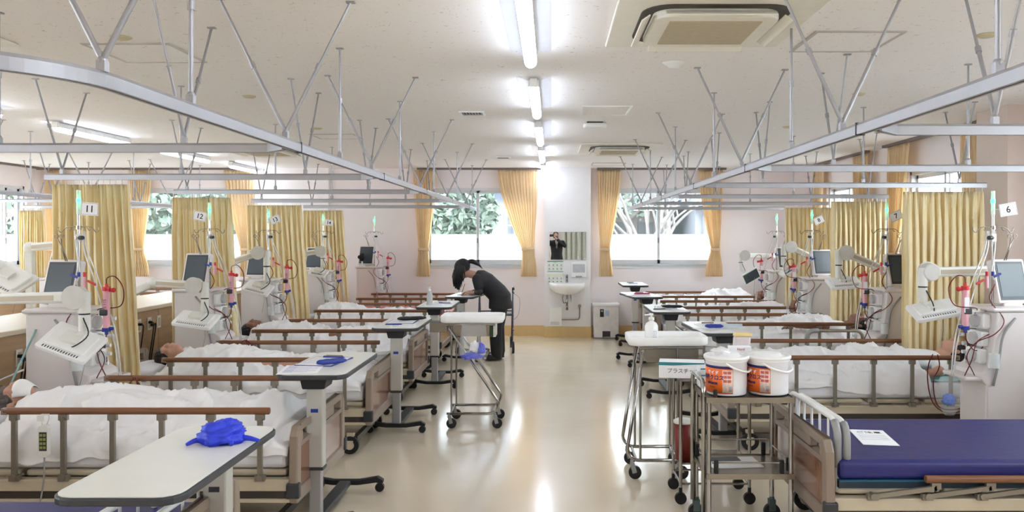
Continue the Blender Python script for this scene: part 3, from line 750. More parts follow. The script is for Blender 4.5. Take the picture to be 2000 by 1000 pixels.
def blanket(label, xfoot, y, side, x0=.10, x1=1.62, seed=0, top=.505, body=True, group='white blankets on the beds', spread=0, bodyh=.13):
    """a sheet over a lying body; local frame as the bed"""
    rnd = random.Random(seed)
    t = MB()
    def bump(x, yy):
        h = 0
        if body:
            def g(a, b, w1, w2, hh): return hh*math.exp(-((x-a)/w1)**2-((yy-b)/w2)**2)
            def sq(a, b, wx, wy, hh): return hh*math.exp(-abs((x-a)/wx)**4-abs((yy-b)/wy)**2.6)
            feet = sq(.25, 0, .09, .16, .125); legs = sq(.62, .09, .5, .11, .115)+sq(.62, -.09, .5, .11, .115); tors = sq(1.32, 0, .45, .30, bodyh+.045)
            h += (feet**4+legs**4+tors**4)**.25
        return h
    def wr(x, yy, k):
        p = Vector((x*3.1+seed*7, yy*2.4+seed, k))
        r = 1-abs(noise.noise(p*1.6))*2.2
        r2 = 1-abs(noise.noise(p*3.7+Vector((3, 1, 2))))*2.4
        return .050*max(0, r)**2 + .016*max(0, r2)**3 + .035*noise.noise(p*.7)
    S = .64
    def fn(u, v):
        x = x0+(x1-x0)*u; s = -S+2*S*v; e = .415
        edge = 1.0
        if abs(s) < e:
            yy = s; f = 1-(abs(s)/e)**6
            z = top+.012+bump(x, yy)+wr(x, yy, 0)+.0
        else:
            k = abs(s)-e; sg = 1 if s > 0 else -1
            a = min(1, k/.05); lim = .01+.055*min(1, max(0, x-.1)/1.2)+.06*noise.noise(Vector((x*2.3+seed, sg, 5)))+.03*noise.noise(Vector((x*9, sg, seed)))
            yy = sg*(e+.028*math.sin(a*PI/2)); kk = (k/(S-e))
            z = top+.012+wr(x, sg*e, 0)*(1-a)+bump(x, sg*e)*(1-a) - kk*max(.03, lim+.03)
            yy = sg*min(abs(yy), .443)
            yy -= sg*abs(.008*noise.noise(Vector((x*12, kk, seed))))
        xx = x
        if u < .06: z -= (1-u/.06)**2*.02
        if u > .97: z -= .01
        xx += .03*noise.noise(Vector((s*3, u*2, seed+9)))*(1 if u > .5 else .3)
        return (xx, yy, z)
    t.grid(fn, 110, 72)
    o = t.build('blanket', M_sheet, None, solid=.006); o.location = (xfoot, y, 0); o.rotation_euler = (0, 0, PI if side < 0 else 0)
    return tag(o, label, 'blanket', group)
blanket('white blanket over the patient in the nearest left bed', -1.325, 4.51, -1, .04, 1.62, 1)
blanket('white blanket over the patient in the second left bed of bay 12', -1.325, 6.17, -1, .06, 1.62, 2)
blanket('white blanket over the patient in the third left bed of bay 13', -1.325, 7.88, -1, .1, 1.62, 3)
blanket('white blanket on the left bed of bay 14', -1.34, 9.86, -1, .12, 1.55, 4)
blanket('white blanket over the patient in the right bed of bay 6', 1.33, 6.27, 1, .15, 1.47, 5)
blanket('white blanket over the patient in the right bed of bay 7', 1.31, 8.22, 1, .1, 1.72, 6, top=.525)
blanket('crumpled white blanket on the right bed of bay 8', 1.31, 10.05, 1, .1, 1.7, 7, top=.52)
blanket('puffed white blanket on the right bed next to the far wall', 1.33, 11.85, 1, .12, 1.65, 8, top=.515, bodyh=.2)
def pillow(label, x, y, z, seed, mat=None, size=(.3, .5), rz=0):
    m = MB()
    def fn(u, v):
        a = 2*PI*u; th = PI*v; ca, sa = math.cos(a), math.sin(a)
        ex = .5; cx = math.copysign(abs(ca)**ex, ca); sx = math.copysign(abs(sa)**ex, sa); r = math.sin(th)**.55
        return (size[0]/2*cx*r, size[1]/2*sx*r, .055-.055*math.cos(th)*1+.006*noise.noise(Vector((u*9+seed, v*7, seed))))
    m.grid(fn, 40, 20); o = m.build('pillow', mat or M_under); o.location = (x, y, z); o.rotation_euler = (0, 0, rz)
    return tag(o, label, 'pillow', 'pillows on the beds')
PL = [('white pillow under the masked patient at the left edge', -3.14, 4.5, .502), ('white pillow in the second left bed', -3.12, 6.15, .502), ('white pillow in the third left bed', -3.1, 7.88, .502), ('white pillow in the left bed of bay 14', -3.1, 9.86, .502),
      ('white pillow in the right bed of bay 6', 3.13, 6.27, .502), ('white pillow in the right bed of bay 7', 3.13, 8.22, .522), ('white pillow in the right bed of bay 8', 3.1, 10.05, .517), ('white pillow in the right bed by the far wall', 3.1, 11.85, .512)]
for i, (lb, x, y, z) in enumerate(PL): pillow(lb, x, y, z, i)
o = MB().grid(lambda u, v: (-2.62-.3*u, 4.2+.5*v, .512+.012*noise.noise(Vector((u*6, v*7, 1)))+.004), 14, 20).build('towel', pm('teal_towel', (58, 150, 190), .9, bump=.3, bscale=120), None, solid=.012)
o.location = (-.3, -.13, 0); tag(o, 'teal blue towel under the pillow of the nearest left patient', 'towel')
o = MB().grid(lambda u, v: (2.75+.42*u, 5.9+.2*v, .512+.01*noise.noise(Vector((u*6, v*7, 4)))), 14, 10).build('towel', pm('mint_towel', (170, 214, 210), .9, bump=.3, bscale=120), None, solid=.01)
tag(o, 'pale mint towel under the arm of the patient in the right bed of bay 6', 'towel')
# folded-up tube rails leaning inside the foot end of the navy bed
def loose_rail(label, x, z=.70, y=4.22, g='tube side rails stored at the foot of the navy bed'):
    t = thing('bed_side_rail', label, 'bed rail', (x, y, .36), 0, g)
    zt = z-.36; a, b = -.40, .36; r = .09
    pts = [(0, a, .0), (0, a, zt-r)] + arc((0, a+r, zt-r), r, PI, PI/2, 6, (0, 1, 0), (0, 0, 1))[1:] + arc((0, b-r, zt-r), r, PI/2, 0, 6, (0, 1, 0), (0, 0, 1)) + [(0, b, .0)]
    MB().tube(pts, .013, 10).build('rail_tube', M_white, t)
    MB().tube([(0, a-.002, .12), (0, a-.002, zt-r)] + [Vector(p)+Vector((0, -.003, .003)) for p in pts[2:6]], .019, 10).build('grip', M_grey, t)
    m = MB()
    for i in range(1, 6): m.cyl((0, a+(b-a)*i/6, .03), (0, a+(b-a)*i/6, zt), .006, seg=8)
    m.cyl((0, a, .03), (0, b, .03), .009, seg=8)
    m.build('rail_rod', M_white, t)
loose_rail('white tube bed rail standing inside the footboard of the navy bed, outer one', 1.385)
loose_rail('white tube bed rail standing against the navy mattress, inner one', 1.43, .69)
loose_rail('white tube bed rail under the foreground table, nearer the aisle', -1.35, .64, 2.78, 'tube side rails under the foreground table')
loose_rail('white tube bed rail under the foreground table, behind the other', -1.58, .62, 2.78, 'tube side rails under the foreground table')
t = thing('grab_rail', 'grey bent grab rail on the far side of the right bed of bay 6', 'bed rail', (2.2, 6.79, .38))
MB().tube([(0, 0, 0), (0, 0, .34)] + arc((.06, 0, .34), .06, PI, PI/2, 5) + arc((.42, 0, .34), .06, PI/2, 0, 5) + [(.48, 0, 0)], .014, 10).build('rail_tube', M_post, t)
MB().tube([(0, 0, .2), (0, 0, .34)] + arc((.06, 0, .34), .06, PI, PI/2, 5) + [(.1, 0, .4)], .02, 10).build('grip', M_grey, t)
t = thing('instruction_card', 'white printed card lying on the foot of the navy mattress', 'card', (1.72, 4.22, .5215), R(-8))
MB().box(-.09, .09, -.17, .15, 0, .002).build('card', M_paper, t)
text('ご注意', .045, M_ink, parent=t, M=face_M((.0, .09, .0024), (1, 0, 0), (0, 1, 0)), depth=.0003)
for i in range(4): text('———————', .02, M_grey, parent=t, M=face_M((0, .03-.03*i, .0024), (1, 0, 0), (0, 1, 0)), depth=.0003)
# bed remote hanging from the nearest rail
t = thing('bed_remote', 'grey bed remote control with dark keypad hanging from the near left rail', 'remote control', (-2.585, 4.02, .47))
MB().prism(rrect(-.027, .027, 0, .165, .018), -.012, .012, 'y').build('casing', M_ivory, t, bevel=.004)
MB().box(-.019, .019, -.0135, -.011, .035, .13).build('keypad', M_dark, t)
m = MB()
for i in range(4):
    m.box(-.015, -.002, -.015, -.0132, .045+.021*i, .058+.021*i); m.box(.002, .015, -.015, -.0132, .045+.021*i, .058+.021*i)
m.build('button', pm('olive_button', (150, 160, 80), .5), t)
MB().tube(bez([(-.012, 0, .165), (-.018, .01, .2), (0, .02, .235), (.018, .01, .2), (.012, 0, .165)], 20), .002, 6).box(-.018, .018, -.03, .07, .215, .219).box(-.018, .018, -.033, -.03, .19, .219).build('hook', M_ivory, t)
MB().tube(bez([(0, 0, 0), (.002, -.01, -.12), (-.02, -.02, -.3), (-.03, -.02, -.44)], 16), .004, 6).build('cord', M_grey, t)
# ================================================================ PEOPLE
def basis(up, fwd):
    f = Vector(fwd).normalized(); u = Vector(up); u = (u-f*u.dot(f)).normalized(); r = f.cross(u)
    return Matrix((r, f, u)).transposed()           # local x right, y forward, z up
def head(m, c, up, fwd, s=1.0):
    """head about .23 s high centred on c, with jaw, nose, brows, lips, ears"""
    B = basis(up, fwd); c = Vector(c)
    def E(p, r): m.ell(c + B @ (Vector(p)*s), tuple(k*s for k in r), 14, 10, B)
    E((0, -.012, .028), (.074, .094, .088)); E((0, .022, -.035), (.060, .066, .075)); E((0, .052, -.082), (.034, .030, .026))
    E((0, .094, -.012), (.011, .017, .024)); E((0, .103, -.026), (.014, .013, .010)); E((0, .072, .022), (.052, .020, .012))
    E((0, .082, -.054), (.022, .012, .006)); E((0, .080, -.064), (.020, .012, .006))
    for sx in (-1, 1):
        E((sx*.030, .076, .004), (.014, .010, .007)); E((sx*.040, .060, -.030), (.024, .024, .022)); E((sx*.076, -.008, -.008), (.009, .018, .031)); E((sx*.014, .094, -.030), (.008, .009, .007))
    return B
def hand(m, w, d, n, side=1, curl=.5, s=1.0, spread=1.0):
    """wrist w, direction d of the fingers, palm normal n; side +1: thumb on d x n"""
    d = Vector(d).normalized(); n = Vector(n); n = (n-d*n.dot(d)).normalized(); x = d.cross(n)*side; w = Vector(w)
    Bm = Matrix((x, d, n)).transposed()
    m.ell(w+d*.045*s, (.040*s, .052*s, .016*s), 14, 10, Bm); m.ell(w+d*.02*s, (.028*s, .035*s, .017*s), 12, 8, Bm)
    for i, (off, L) in enumerate(((.030, .072), (.010, .080), (-.010, .074), (-.029, .058))):
        p = w+d*.080*s+x*off*s; pts = [w+d*.05*s+x*off*.9*s, p]; a = 0; dd = (d+x*off*4*spread).normalized()
        for k, f in enumerate((.42, .32, .26)):
            a += curl*(.6, .8, .5)[k]; p = p+(dd*math.cos(a)+n*math.sin(a))*L*f*s; pts.append(p)
        m.tube(pts, [.0092*s, .0090*s, .0082*s, .0074*s, .0062*s], 8); m.ell(pts[-1], .0066*s, 8, 6)
    pts = [w+d*.015*s+x*.018*s, w+d*.045*s+x*.045*s+n*.012*s, w+d*.068*s+x*.052*s+n*.026*s, w+d*.090*s+x*(.050-.01*curl)*s+n*.038*s]
    m.tube(pts, [.013*s, .0115*s, .0098*s, .0078*s], 8); m.ell(pts[-1], .008*s, 8, 6)
def limb(m, pts, rad, seg=12):
    m.tube(pts, rad, seg)
    for p, r in zip(pts, rad): m.ell(p, r, 12, 8)
def patient(label, x, y, z, side, skin, hairm, seed, turn=0, mask=False, arm=None, shirt=True, armp=((-.42, .27, -.09), (-.60, .33, -.10))):
    t = thing('person', label, 'person', (x, y, z), PI if side < 0 else 0, 'patients lying in the beds')
    m = MB(); up = (1, 0, 0); fwd = (math.sin(R(12)), math.sin(turn), math.cos(turn))
    B = head(m, (0, 0, 0), up, fwd)
    limb(m, [(-.07, 0, -.02), (-.16, 0, -.045)], [.052, .06])
    m.loft([((-.13, 0, -.06), .10, .055, (0, 1, 0), (0, 0, 1)), ((-.2, 0, -.07), .19, .075, (0, 1, 0), (0, 0, 1)), ((-.4, 0, -.07), .17, .080, (0, 1, 0), (0, 0, 1)), ((-.6, 0, -.078), .155, .074, (0, 1, 0), (0, 0, 1)), ((-.72, 0, -.078), .17, .074, (0, 1, 0), (0, 0, 1)), ((-.8, 0, -.075), .13, .07, (0, 1, 0), (0, 0, 1))], 20)
    for s in (-1, 1):
        limb(m, [(-.72, s*.085, -.08), (-1.12, s*.09, -.085), (-1.44, s*.08, -.1)], [.072, .05, .034]); limb(m, [(-1.44, s*.08, -.1), (-1.49, s*.11, -.065)], [.034, .026])
        if arm == s:
            e_, w_ = [(p[0], s*p[1], p[2]) for p in armp]; limb(m, [(-.2, s*.19, -.07), e_, w_], [.048, .038, .026]); hand(m, w_, (-1, s*.05, 0), (0, 0, -1), s, .45)
        else:
            limb(m, [(-.2, s*.18, -.08), (-.45, s*.2, -.1), (-.66, s*.17, -.09)], [.044, .034, .026]); hand(m, (-.66, s*.17, -.09), (-1, 0, 0), (0, 0, -1), s, .3)
    body = m.build('body', skin, t, remesh=.0085, smooth_it=3)
    h = MB()
    h.ell(Vector((0, 0, 0)) + B @ Vector((0, -.022, .038)), (.083, .098, .092), 18, 12, B)
    # cut the hair away from the face
    keep = MB(); Bi = B.inverted()
    idx = {}
    for f in h.f:
        c = sum((h.v[i] for i in f), Vector())/len(f); q = Bi @ c
        if q.y < .045 + .9*q.z or q.z > .085: keep.add([h.v[i] for i in f], [tuple(range(len(f)))], True)
    keep.build('hair', hairm, t, solid=.006)
    if mask:
        k = MB()
        def fn(u, v):
            a = (u-.5)*2.3; zz = -.028-.088*v; r = (.083+.014*math.cos(a*1.3)*math.sin(PI*min(1, v*1.1+.1)))*(1-.38*v*v)
            return B @ Vector((r*.9*math.sin(a), r*1.28*math.cos(a)-.006, zz))
        k.grid(fn, 20, 12); k.build('face_mask', M_white, t, solid=.002)
    if shirt:
        k = MB()
        k.loft([((-.135, 0, -.055), .085, .062, (0, 1, 0), (0, 0, 1)), ((-.2, 0, -.065), .20, .088, (0, 1, 0), (0, 0, 1)), ((-.42, 0, -.062), .19, .095, (0, 1, 0), (0, 0, 1)), ((-.62, 0, -.072), .175, .088, (0, 1, 0), (0, 0, 1))], 24)
        if arm: limb(k, [(-.2, arm*.19, -.07), (-.2+(armp[0][0]+.2)*.7, arm*(.19+(armp[0][1]-.19)*.7), -.07+(armp[0][2]+.07)*.7)], [.062, .056])
        k.build('pyjama_top', M_sheet, t, remesh=.012, smooth_it=4)
    return t
patient('patient with dark grey hair and white face mask in the nearest left bed', -3.06, 4.52, .66, -1, M_skin, M_greyhair, 1, .25, True)
patient('dark haired patient lying in the second left bed', -2.98, 6.17, .665, -1, M_skin, M_hair, 2, .5)
patient('patient in the third left bed, head beside the machine marked 13', -2.98, 7.88, .66, -1, M_skin2, M_hair, 3, .3)
patient('patient in the right bed of bay 6 with one bare arm', 3.2, 6.27, .67, 1, M_skin, M_hair, 5, .3, False, -1, True, ((-.28, .33, -.09), (-.40, .36, -.115)))
patient('patient with tanned arm stretched on the right bed of bay 7', 3.2, 8.22, .69, 1, M_skin2, M_hair, 6, -.3, False, -1, True, ((-.47, .29, .0), (-.74, .31, .005)))
patient('patient in the right bed of bay 8', 3.15, 10.05, .68, 1, M_skin2, M_hair, 7, .2)
patient('patient in the right bed nearest the far wall', 3.15, 11.85, .67, 1, M_skin2, M_hair, 8, -.4)

# ---------------------------------------------------------------- the nurse writing at the table
def W(px, py, Y): return Vector(((px-1077)*Y/1540, Y, 1.6-(py-460)*Y/1540))
yn = 10.18
t = thing('person', 'nurse in black scrubs bending over an overbed table and writing', 'person', (-.70, yn, 0), 0)
T0 = Matrix.Translation((.70, -yn, 0))
hc = Vector((-1.135, yn, 1.165)); up = Vector((-.80, 0, .60)).normalized(); fw = Vector((-.62, 0, -.79)).normalized()
m = MB(T0)
B = head(m, hc, up, fw, .95)
limb(m, [(-1.075, yn, 1.11), (-1.0, yn, 1.09), (-.955, yn, 1.06)], [.050, .052, .06])
def torso(m, g=0.0):
    S = [((-.985, 1.085), .10, .06), ((-.93, 1.06), .185, .095), ((-.85, 1.0), .185, .115), ((-.77, .925), .165, .115), ((-.70, .86), .165, .118), ((-.655, .80), .175, .125), ((-.655, .74), .165, .12)]
    secs = []
    for i, ((x, z), a, b) in enumerate(S):
        p = S[min(i+1, len(S)-1)][0]; q = S[max(i-1, 0)][0]; d = Vector((p[0]-q[0], 0, p[1]-q[1])).normalized(); n = Vector((d.z, 0, -d.x))
        secs.append(((x, yn, z), a+g, b+g, (0, 1, 0), n))
    m.loft(secs, 24)
torso(m)
near = -1
sh = {s: Vector((-.945, yn+s*.165, 1.045)) for s in (-1, 1)}
el = {-1: Vector((-.905, yn-.21, .885)), 1: Vector((-.90, yn+.20, .90))}
wr_ = {-1: Vector((-1.03, yn-.13, .872)), 1: Vector((-1.02, yn+.12, .872))}
for s in (-1, 1):
    limb(m, [sh[s], el[s], wr_[s]], [.048, .038, .025])
hand(m, wr_[-1], (-.95, .25, .02), (0, 0, -1), 1, .75, .92)
hand(m, wr_[1], (-.95, -.25, -.02), (0, 0, -1), -1, .25, .92)
hipz = .76
leg = {-1: [(-.66, yn-.085, hipz), (-.715, yn-.09, .42), (-.70, yn-.085, .08)], 1: [(-.655, yn+.085, hipz), (-.70, yn+.09, .42), (-.68, yn+.10, .08)]}
for s in (-1, 1): limb(m, leg[s], [.09, .058, .04]); limb(m, [leg[s][2], Vector(leg[s][2])+Vector((-.14, s*.01, -.045))], [.04, .03])
m.build('body', M_skin, t, remesh=.0065, smooth_it=2)
M_scrub = pm('black_scrubs', (34, 33, 38), .8, var=.15, scale=5, bump=.5, bscale=10)
k = MB(T0); torso(k, .016)
k.loft([((-.66, yn, .80), .19, .145, (0, 1, 0), (1, 0, -.2)), ((-.655, yn, .70), .20, .155, (0, 1, 0), (1, 0, 0)), ((-.66, yn, .66), .20, .15, (0, 1, 0), (1, 0, 0))], 24)
for s in (-1, 1): limb(k, [sh[s], sh[s].lerp(el[s], .62)], [.066, .062])
k.build('tunic', M_scrub, t, remesh=.01, smooth_it=4)
k = MB(T0)
for s in (-1, 1): limb(k, [sh[s].lerp(el[s], .4), el[s], el[s].lerp(wr_[s], .35)], [.052, .046, .036])
k.build('undershirt_sleeves', M_black, t, remesh=.008, smooth_it=2)
k = MB(T0)
k.loft([((-.655, yn, .80), .18, .13, (0, 1, 0), (1, 0, 0)), ((-.66, yn, .68), .18, .135, (0, 1, 0), (1, 0, 0))], 24)
for s in (-1, 1):
    L = [Vector(p) for p in leg[s]]; limb(k, [L[0]+Vector((0, 0, -.02)), L[1], L[2]+Vector((0, 0, .02))], [.105, .088, .078])
k.build('trousers', M_scrub, t, remesh=.012, smooth_it=4)
for s in (-1, 1):
    k = MB(T0); a = Vector(leg[s][2])
    k.ell((a.x-.06, a.y, .045), (.13, .048, .042), 20, 12).ell((a.x+.01, a.y, .06), (.06, .045, .05), 16, 10); k.ell((a.x-.06, a.y, .018), (.135, .05, .018), 16, 8)
    k.build('shoe', M_black, t, remesh=.008, smooth_it=2)
h = MB(T0)
h.ell(hc + B @ Vector((0, -.018, .034)), (.088, .108, .098), 22, 14, B)
cut = MB(); Bi = B.inverted(); hl = hc + Vector((.70, -yn, 0))
for f in h.f:
    c = sum((h.v[i] for i in f), Vector())/len(f); q = Bi @ (c-hl)
    if q.y < .05+.6*q.z or q.z > .05: cut.add([h.v[i] for i in f], [tuple(range(len(f)))], True)
rnd = random.Random(4)
for i in range(420):       # long side and front locks falling straight down past the face
    a = rnd.uniform(-1.9, 1.9); up_ = rnd.uniform(-.01, .085)
    q = B @ Vector((.089*math.sin(a), .098*math.cos(a)-.012, up_)); p = hl+q
    front = max(0, math.cos(a)); L = rnd.uniform(.05, .10)+.13*front**.7*rnd.uniform(.6, 1); dx = rnd.uniform(-.012, .012)
    out = Vector((-.02*front, .012*math.sin(a), 0))
    cut.tube([p, p+out+Vector((0, 0, -L*.4)), p+out+Vector((dx+.012*front, rnd.uniform(-.008, .008), -L))], [.010, .009, .0015], 5)
cut.build('hair', M_hair, t, solid=.004)
k = MB(T0); b0 = hc + B @ Vector((0, -.10, .02))
k.ell(b0+Vector((.02, 0, .0)), (.03, .03, .03), 12, 8)
k.tube(bez([b0+Vector((.0, 0, .0)), b0+Vector((.05, -.01, .012)), b0+Vector((.10, -.02, .0)), b0+Vector((.16, -.02, -.04)), b0+Vector((.20, -.02, -.085))], 12), [.018, .022, .026, .03, .032, .032, .03, .028, .022, .016, .01, .006, .003], 10)
k.build('ponytail', M_hair, t)
k = MB(T0)
for s in (-1, 1): k.tube([hc + B @ Vector((s*.075, -.005, -.01)), hc+B @ Vector((s*.07, .05, -.035))], .0018, 5)
def fn(u, v):
    a = (u-.5)*2.3; zz = -.012-.072*v; r = .080+.014*math.cos(a*1.3)*math.sin(PI*min(1, v*1.1+.1)); return hc + B @ Vector((r*.9*math.sin(a), r*1.26*math.cos(a)-.006, zz))
k.grid(fn, 20, 12); k.build('face_mask', pm('dusky_mask', (150, 130, 128), .8), t, solid=.002)
pn = MB().cyl((-1.145, yn-.10, .868), (-1.105, yn-.115, .985), .004, seg=8).build('pen', pm('brown_pen', (120, 84, 60), .4))
tag(pn, 'thin pen in the writing hand of the nurse', 'pen')

# ---------------------------------------------------------------- the photographer, seen only in the wall mirror
px_, py_ = .17, -.50
t = thing('person', 'man in black suit and tie holding up a phone, seen in mirror', 'person', (px_, py_, 0), 0)
T0 = Matrix.Identity(4)
m = MB(); hc2 = Vector((-.03, 0, 1.60)); B2 = head(m, hc2, (0, 0, 1), (0, 1, -.02))
limb(m, [(0, -.01, 1.50), (0, -.02, 1.42)], [.055, .06])
def tor(m, g=0):
    m.loft([((0, -.02, 1.46), .09+g, .065+g, (1, 0, 0), (0, 1, 0)), ((0, -.02, 1.40), .20+g, .10+g, (1, 0, 0), (0, 1, 0)), ((0, -.01, 1.2), .175+g, .12+g, (1, 0, 0), (0, 1, 0)), ((0, 0, 1.02), .155+g, .115+g, (1, 0, 0), (0, 1, 0)), ((0, 0, .88), .17+g, .12+g, (1, 0, 0), (0, 1, 0))], 24)
tor(m)
Ph = Vector((-.17+.0, .43, 1.60))
for s in (-1, 1):
    S_ = Vector((s*.19, -.02, 1.38)); E_ = Vector((s*.30-.03, .14, 1.24)); Wr = Vector((-.17+s*.14, .36, 1.52))
    if s > 0: E_ = Vector((.26, .14, 1.26))
    limb(m, [S_, E_, Wr], [.05, .04, .027]); hand(m, Wr, (-s*.5, .45, .65), (-s*1, .2, 0), s, .6)
for s in (-1, 1): limb(m, [(s*.09, 0, .88), (s*.10, .01, .48), (s*.10, 0, .09)], [.085, .058, .04])
m.build('body', M_skin, t, remesh=.009, smooth_it=2)
k = MB(); tor(k, .022); k.loft([((0, 0, .9), .195, .145, (1, 0, 0), (0, 1, 0)), ((0, 0, .76), .2, .15, (1, 0, 0), (0, 1, 0))], 24)
for s in (-1, 1):
    S_ = Vector((s*.19, -.02, 1.38)); E_ = Vector((s*.30-.03, .14, 1.24)) if s < 0 else Vector((.26, .14, 1.26)); Wr = Vector((-.17+s*.14, .36, 1.52))
    limb(k, [S_, E_, E_.lerp(Wr, .8)], [.072, .060, .048])
k.build('suit_jacket', pm('black_suit', (20, 20, 23), .8), t, remesh=.013, smooth_it=4)
k = MB()
for s in (-1, 1): limb(k, [(s*.09, 0, .86), (s*.10, .01, .48), (s*.10, 0, .06)], [.105, .085, .075])
k.build('trousers', pm('black_suit', (20, 20, 23)), t, remesh=.016, smooth_it=3)
for s in (-1, 1): MB().ell((s*.10, .06, .045), (.048, .14, .045), 16, 10).build('shoe', M_black, t)
k = MB().prism([(-.045, 1.44), (.045, 1.44), (.0, 1.2)], .098, .16, 'y'); k.build('shirt_front', M_white, t)
k = MB().prism([(-.018, 1.435), (.018, 1.435), (.014, 1.40), (.026, 1.22), (0, 1.18), (-.026, 1.22), (-.014, 1.40)], .14, .170, 'y'); k.build('necktie', pm('grey_tie', (120, 120, 130), .5), t)
h = MB(); h.ell(hc2 + B2 @ Vector((0, -.02, .034)), (.084, .10, .09), 20, 12, B2); cut = MB()
for f in h.f:
    c = sum((h.v[i] for i in f), Vector())/len(f); q = B2.inverted() @ (c-hc2)
    if q.y < .02+.5*(q.z-.02) or q.z > .09: cut.add([h.v[i] for i in f], [tuple(range(len(f)))], True)
cut.build('hair', M_hair, t, solid=.008)
k = MB()
k.grid(lambda u, v: hc2 + B2 @ Vector(((.083+.014*math.sin(PI*v))*.9*math.sin((u-.5)*2.3), (.083+.014*math.sin(PI*v))*1.28*math.cos((u-.5)*2.3)-.006, -.012-.075*v)), 18, 10); k.build('face_mask', M_dark, t, solid=.002)
t = thing('phone', 'black phone held up before the face of the photographer in the mirror', 'phone', (0, -.045, 1.6))
MB().prism(rrect(-.075, .075, -.037, .037, .01), -.008, 0, 'y').build('casing', M_black, t, bevel=.002)
MB().box(-.068, .068, -.0092, -.008, -.033, .033).build('screen', M_dark, t)
# ================================================================ OVERBED TABLES
def make_table(tall=.86, w=.38, d=.84, flip=1):
    """local: column at the origin, table top reaching from y=-.12 to y=d-.12 (flip=-1 the other way)"""
    t = thing('overbed_table', 'x', 'table')
    y0, y1 = sorted((-.13*flip, (d-.13)*flip))
    m = MB().prism(rrect(-w/2, w/2, y0, y1, .07, 4), tall-.028, tall-.003); m.build('tabletop_edge', M_dark, t, bevel=.006)
    m = MB().prism(rrect(-w/2+.008, w/2-.008, y0+.008, y1-.008, .064, 4), tall-.006, tall); m.build('tabletop', pm('table_laminate', (226, 226, 220), .35, var=.01), t)
    m = MB().prism([(-.06, tall-.09), (.06, tall-.09), (.075, tall-.028), (-.075, tall-.028)], -.06, .09, 'y'); m.build('top_bracket', M_black, t, bevel=.006)
    MB().box(-.045, .045, -.035, .035, .34, tall-.085).build('outer_column', M_post2, t, bevel=.008)
    c = MB().box(-.032, .032, -.025, .025, .05, .345).build('inner_column', M_alu, t, bevel=.005)
    MB().box(-.047, .047, -.037, .037, .325, .342).build('column_collar', M_dark, t, bevel=.003)
    ys = (-.02*flip, .62*flip)
    for y in ys:
        f = MB(); pr = [(-.235, .075), (-.20, .095), (-.08, .075), (.08, .075), (.20, .095), (.235, .075), (.235, .055), (.19, .06), (.08, .045), (-.08, .045), (-.19, .06), (-.235, .055)]
        f.prism(pr, y-.022, y+.022, 'y'); fo = f.build('foot_bar', M_black, t, bevel=.004)
        for s in (-1, 1):
            MB().cyl((s*.212, y-.012, .028), (s*.212, y+.012, .028), .028, seg=16).cyl((s*.212, y, .04), (s*.212, y, .075), .012).build('castor', M_black, fo)
    MB().bar((0, ys[0], .058), (0, ys[1], .058), .07, .03).build('base_spine', M_dark, t, bevel=.004)
    MB().box(-.02, .02, -.0365, -.035, .64, .66).build('label_plate', M_blue if flip > 0 else M_dark, t)
    return t
M_post2 = pm('table_column_enamel', (186, 184, 178), .4, .1, var=.02)
TB = make_table()
TB.location = (-1.285, 4.31, 0); tag(TB, 'overbed table with clipboard and blue folder beside the nearest left bed', 'table', 'overbed tables')
def tbl(x, y, rz, lb, z=1, src=None):
    c = copy_tree(src or TB, (x, y, 0), rz, lb, 'overbed tables'); c.scale = (1, 1, z); return c
TN = make_table(.85, .385, .86, -1); TN.location = (-1.262, 2.985, 0); tag(TN, 'overbed table in the foreground with only a blue glove on its bare white top', 'table', 'overbed tables')
tbl(-1.26, 6.42, 0, 'overbed table beside the second left bed, with a black pouch on it')
tbl(-1.225, 8.28, 0, 'overbed table with the pump bottle on it on the left')
tbl(-1.15, 10.02, R(-8), 'overbed table at which the nurse writes', .965)
tbl(1.345, 6.18, R(3), 'overbed table above the bucket cart on the right', .99)
tbl(1.17, 7.76, 0, 'overbed table on the right with a black pen case, second from the front')
tbl(1.16, 9.62, R(8), 'overbed table on the right with a magenta pen on its papers')
tbl(1.21, 11.42, R(0), 'overbed table on the right closest to the far wall', 1.03)

# ---------------------------------------------------------------- papers, clipboards, pens and gloves on them
def sheet_of(label, x, y, z, rz, w=.21, h=.297, lines=True, blue=False):
    t = thing('paper_sheet', label, 'paper', (x, y, z), rz, 'record sheets on the overbed tables')
    MB().box(-w/2, w/2, -h/2, h/2, 0, .0015).build('paper', M_paper, t)
    m = MB()
    for i in range(9):
        yy = h/2-.03-.026*i
        m.box(-w/2+.02, w/2-.02-(.04 if i % 3 == 2 else 0), yy-.001, yy+.001, .0015, .0019)
        if i % 2 == 0: m.box(-w/2+.02, -w/2+.07, yy+.005, yy+.011, .0015, .0019)
    m.build('printed_lines', pm('blue_print', (110, 124, 190), .7) if blue else M_grey, t)
def clipboard(label, x, y, z, rz, mat=None):
    t = thing('clipboard', label, 'clipboard', (x, y, z), rz, 'clipboards on the overbed tables')
    MB().prism(rrect(-.115, .115, -.16, .16, .01), 0, .004).build('board', mat or M_blue, t)
    MB().box(-.105, .105, -.155, .135, .0042, .006).build('paper', M_paper, t)
    MB().box(-.05, .05, .13, .155, .004, .014).cyl((-.05, .14, .014), (.05, .14, .014), .004).build('clip', M_steel, t)
    m = MB()
    for i in range(10): m.box(-.09, .09-(.05 if i % 4 == 3 else 0), .11-.025*i, .112-.025*i, .006, .0064)
    m.build('printed_lines', M_grey, t)
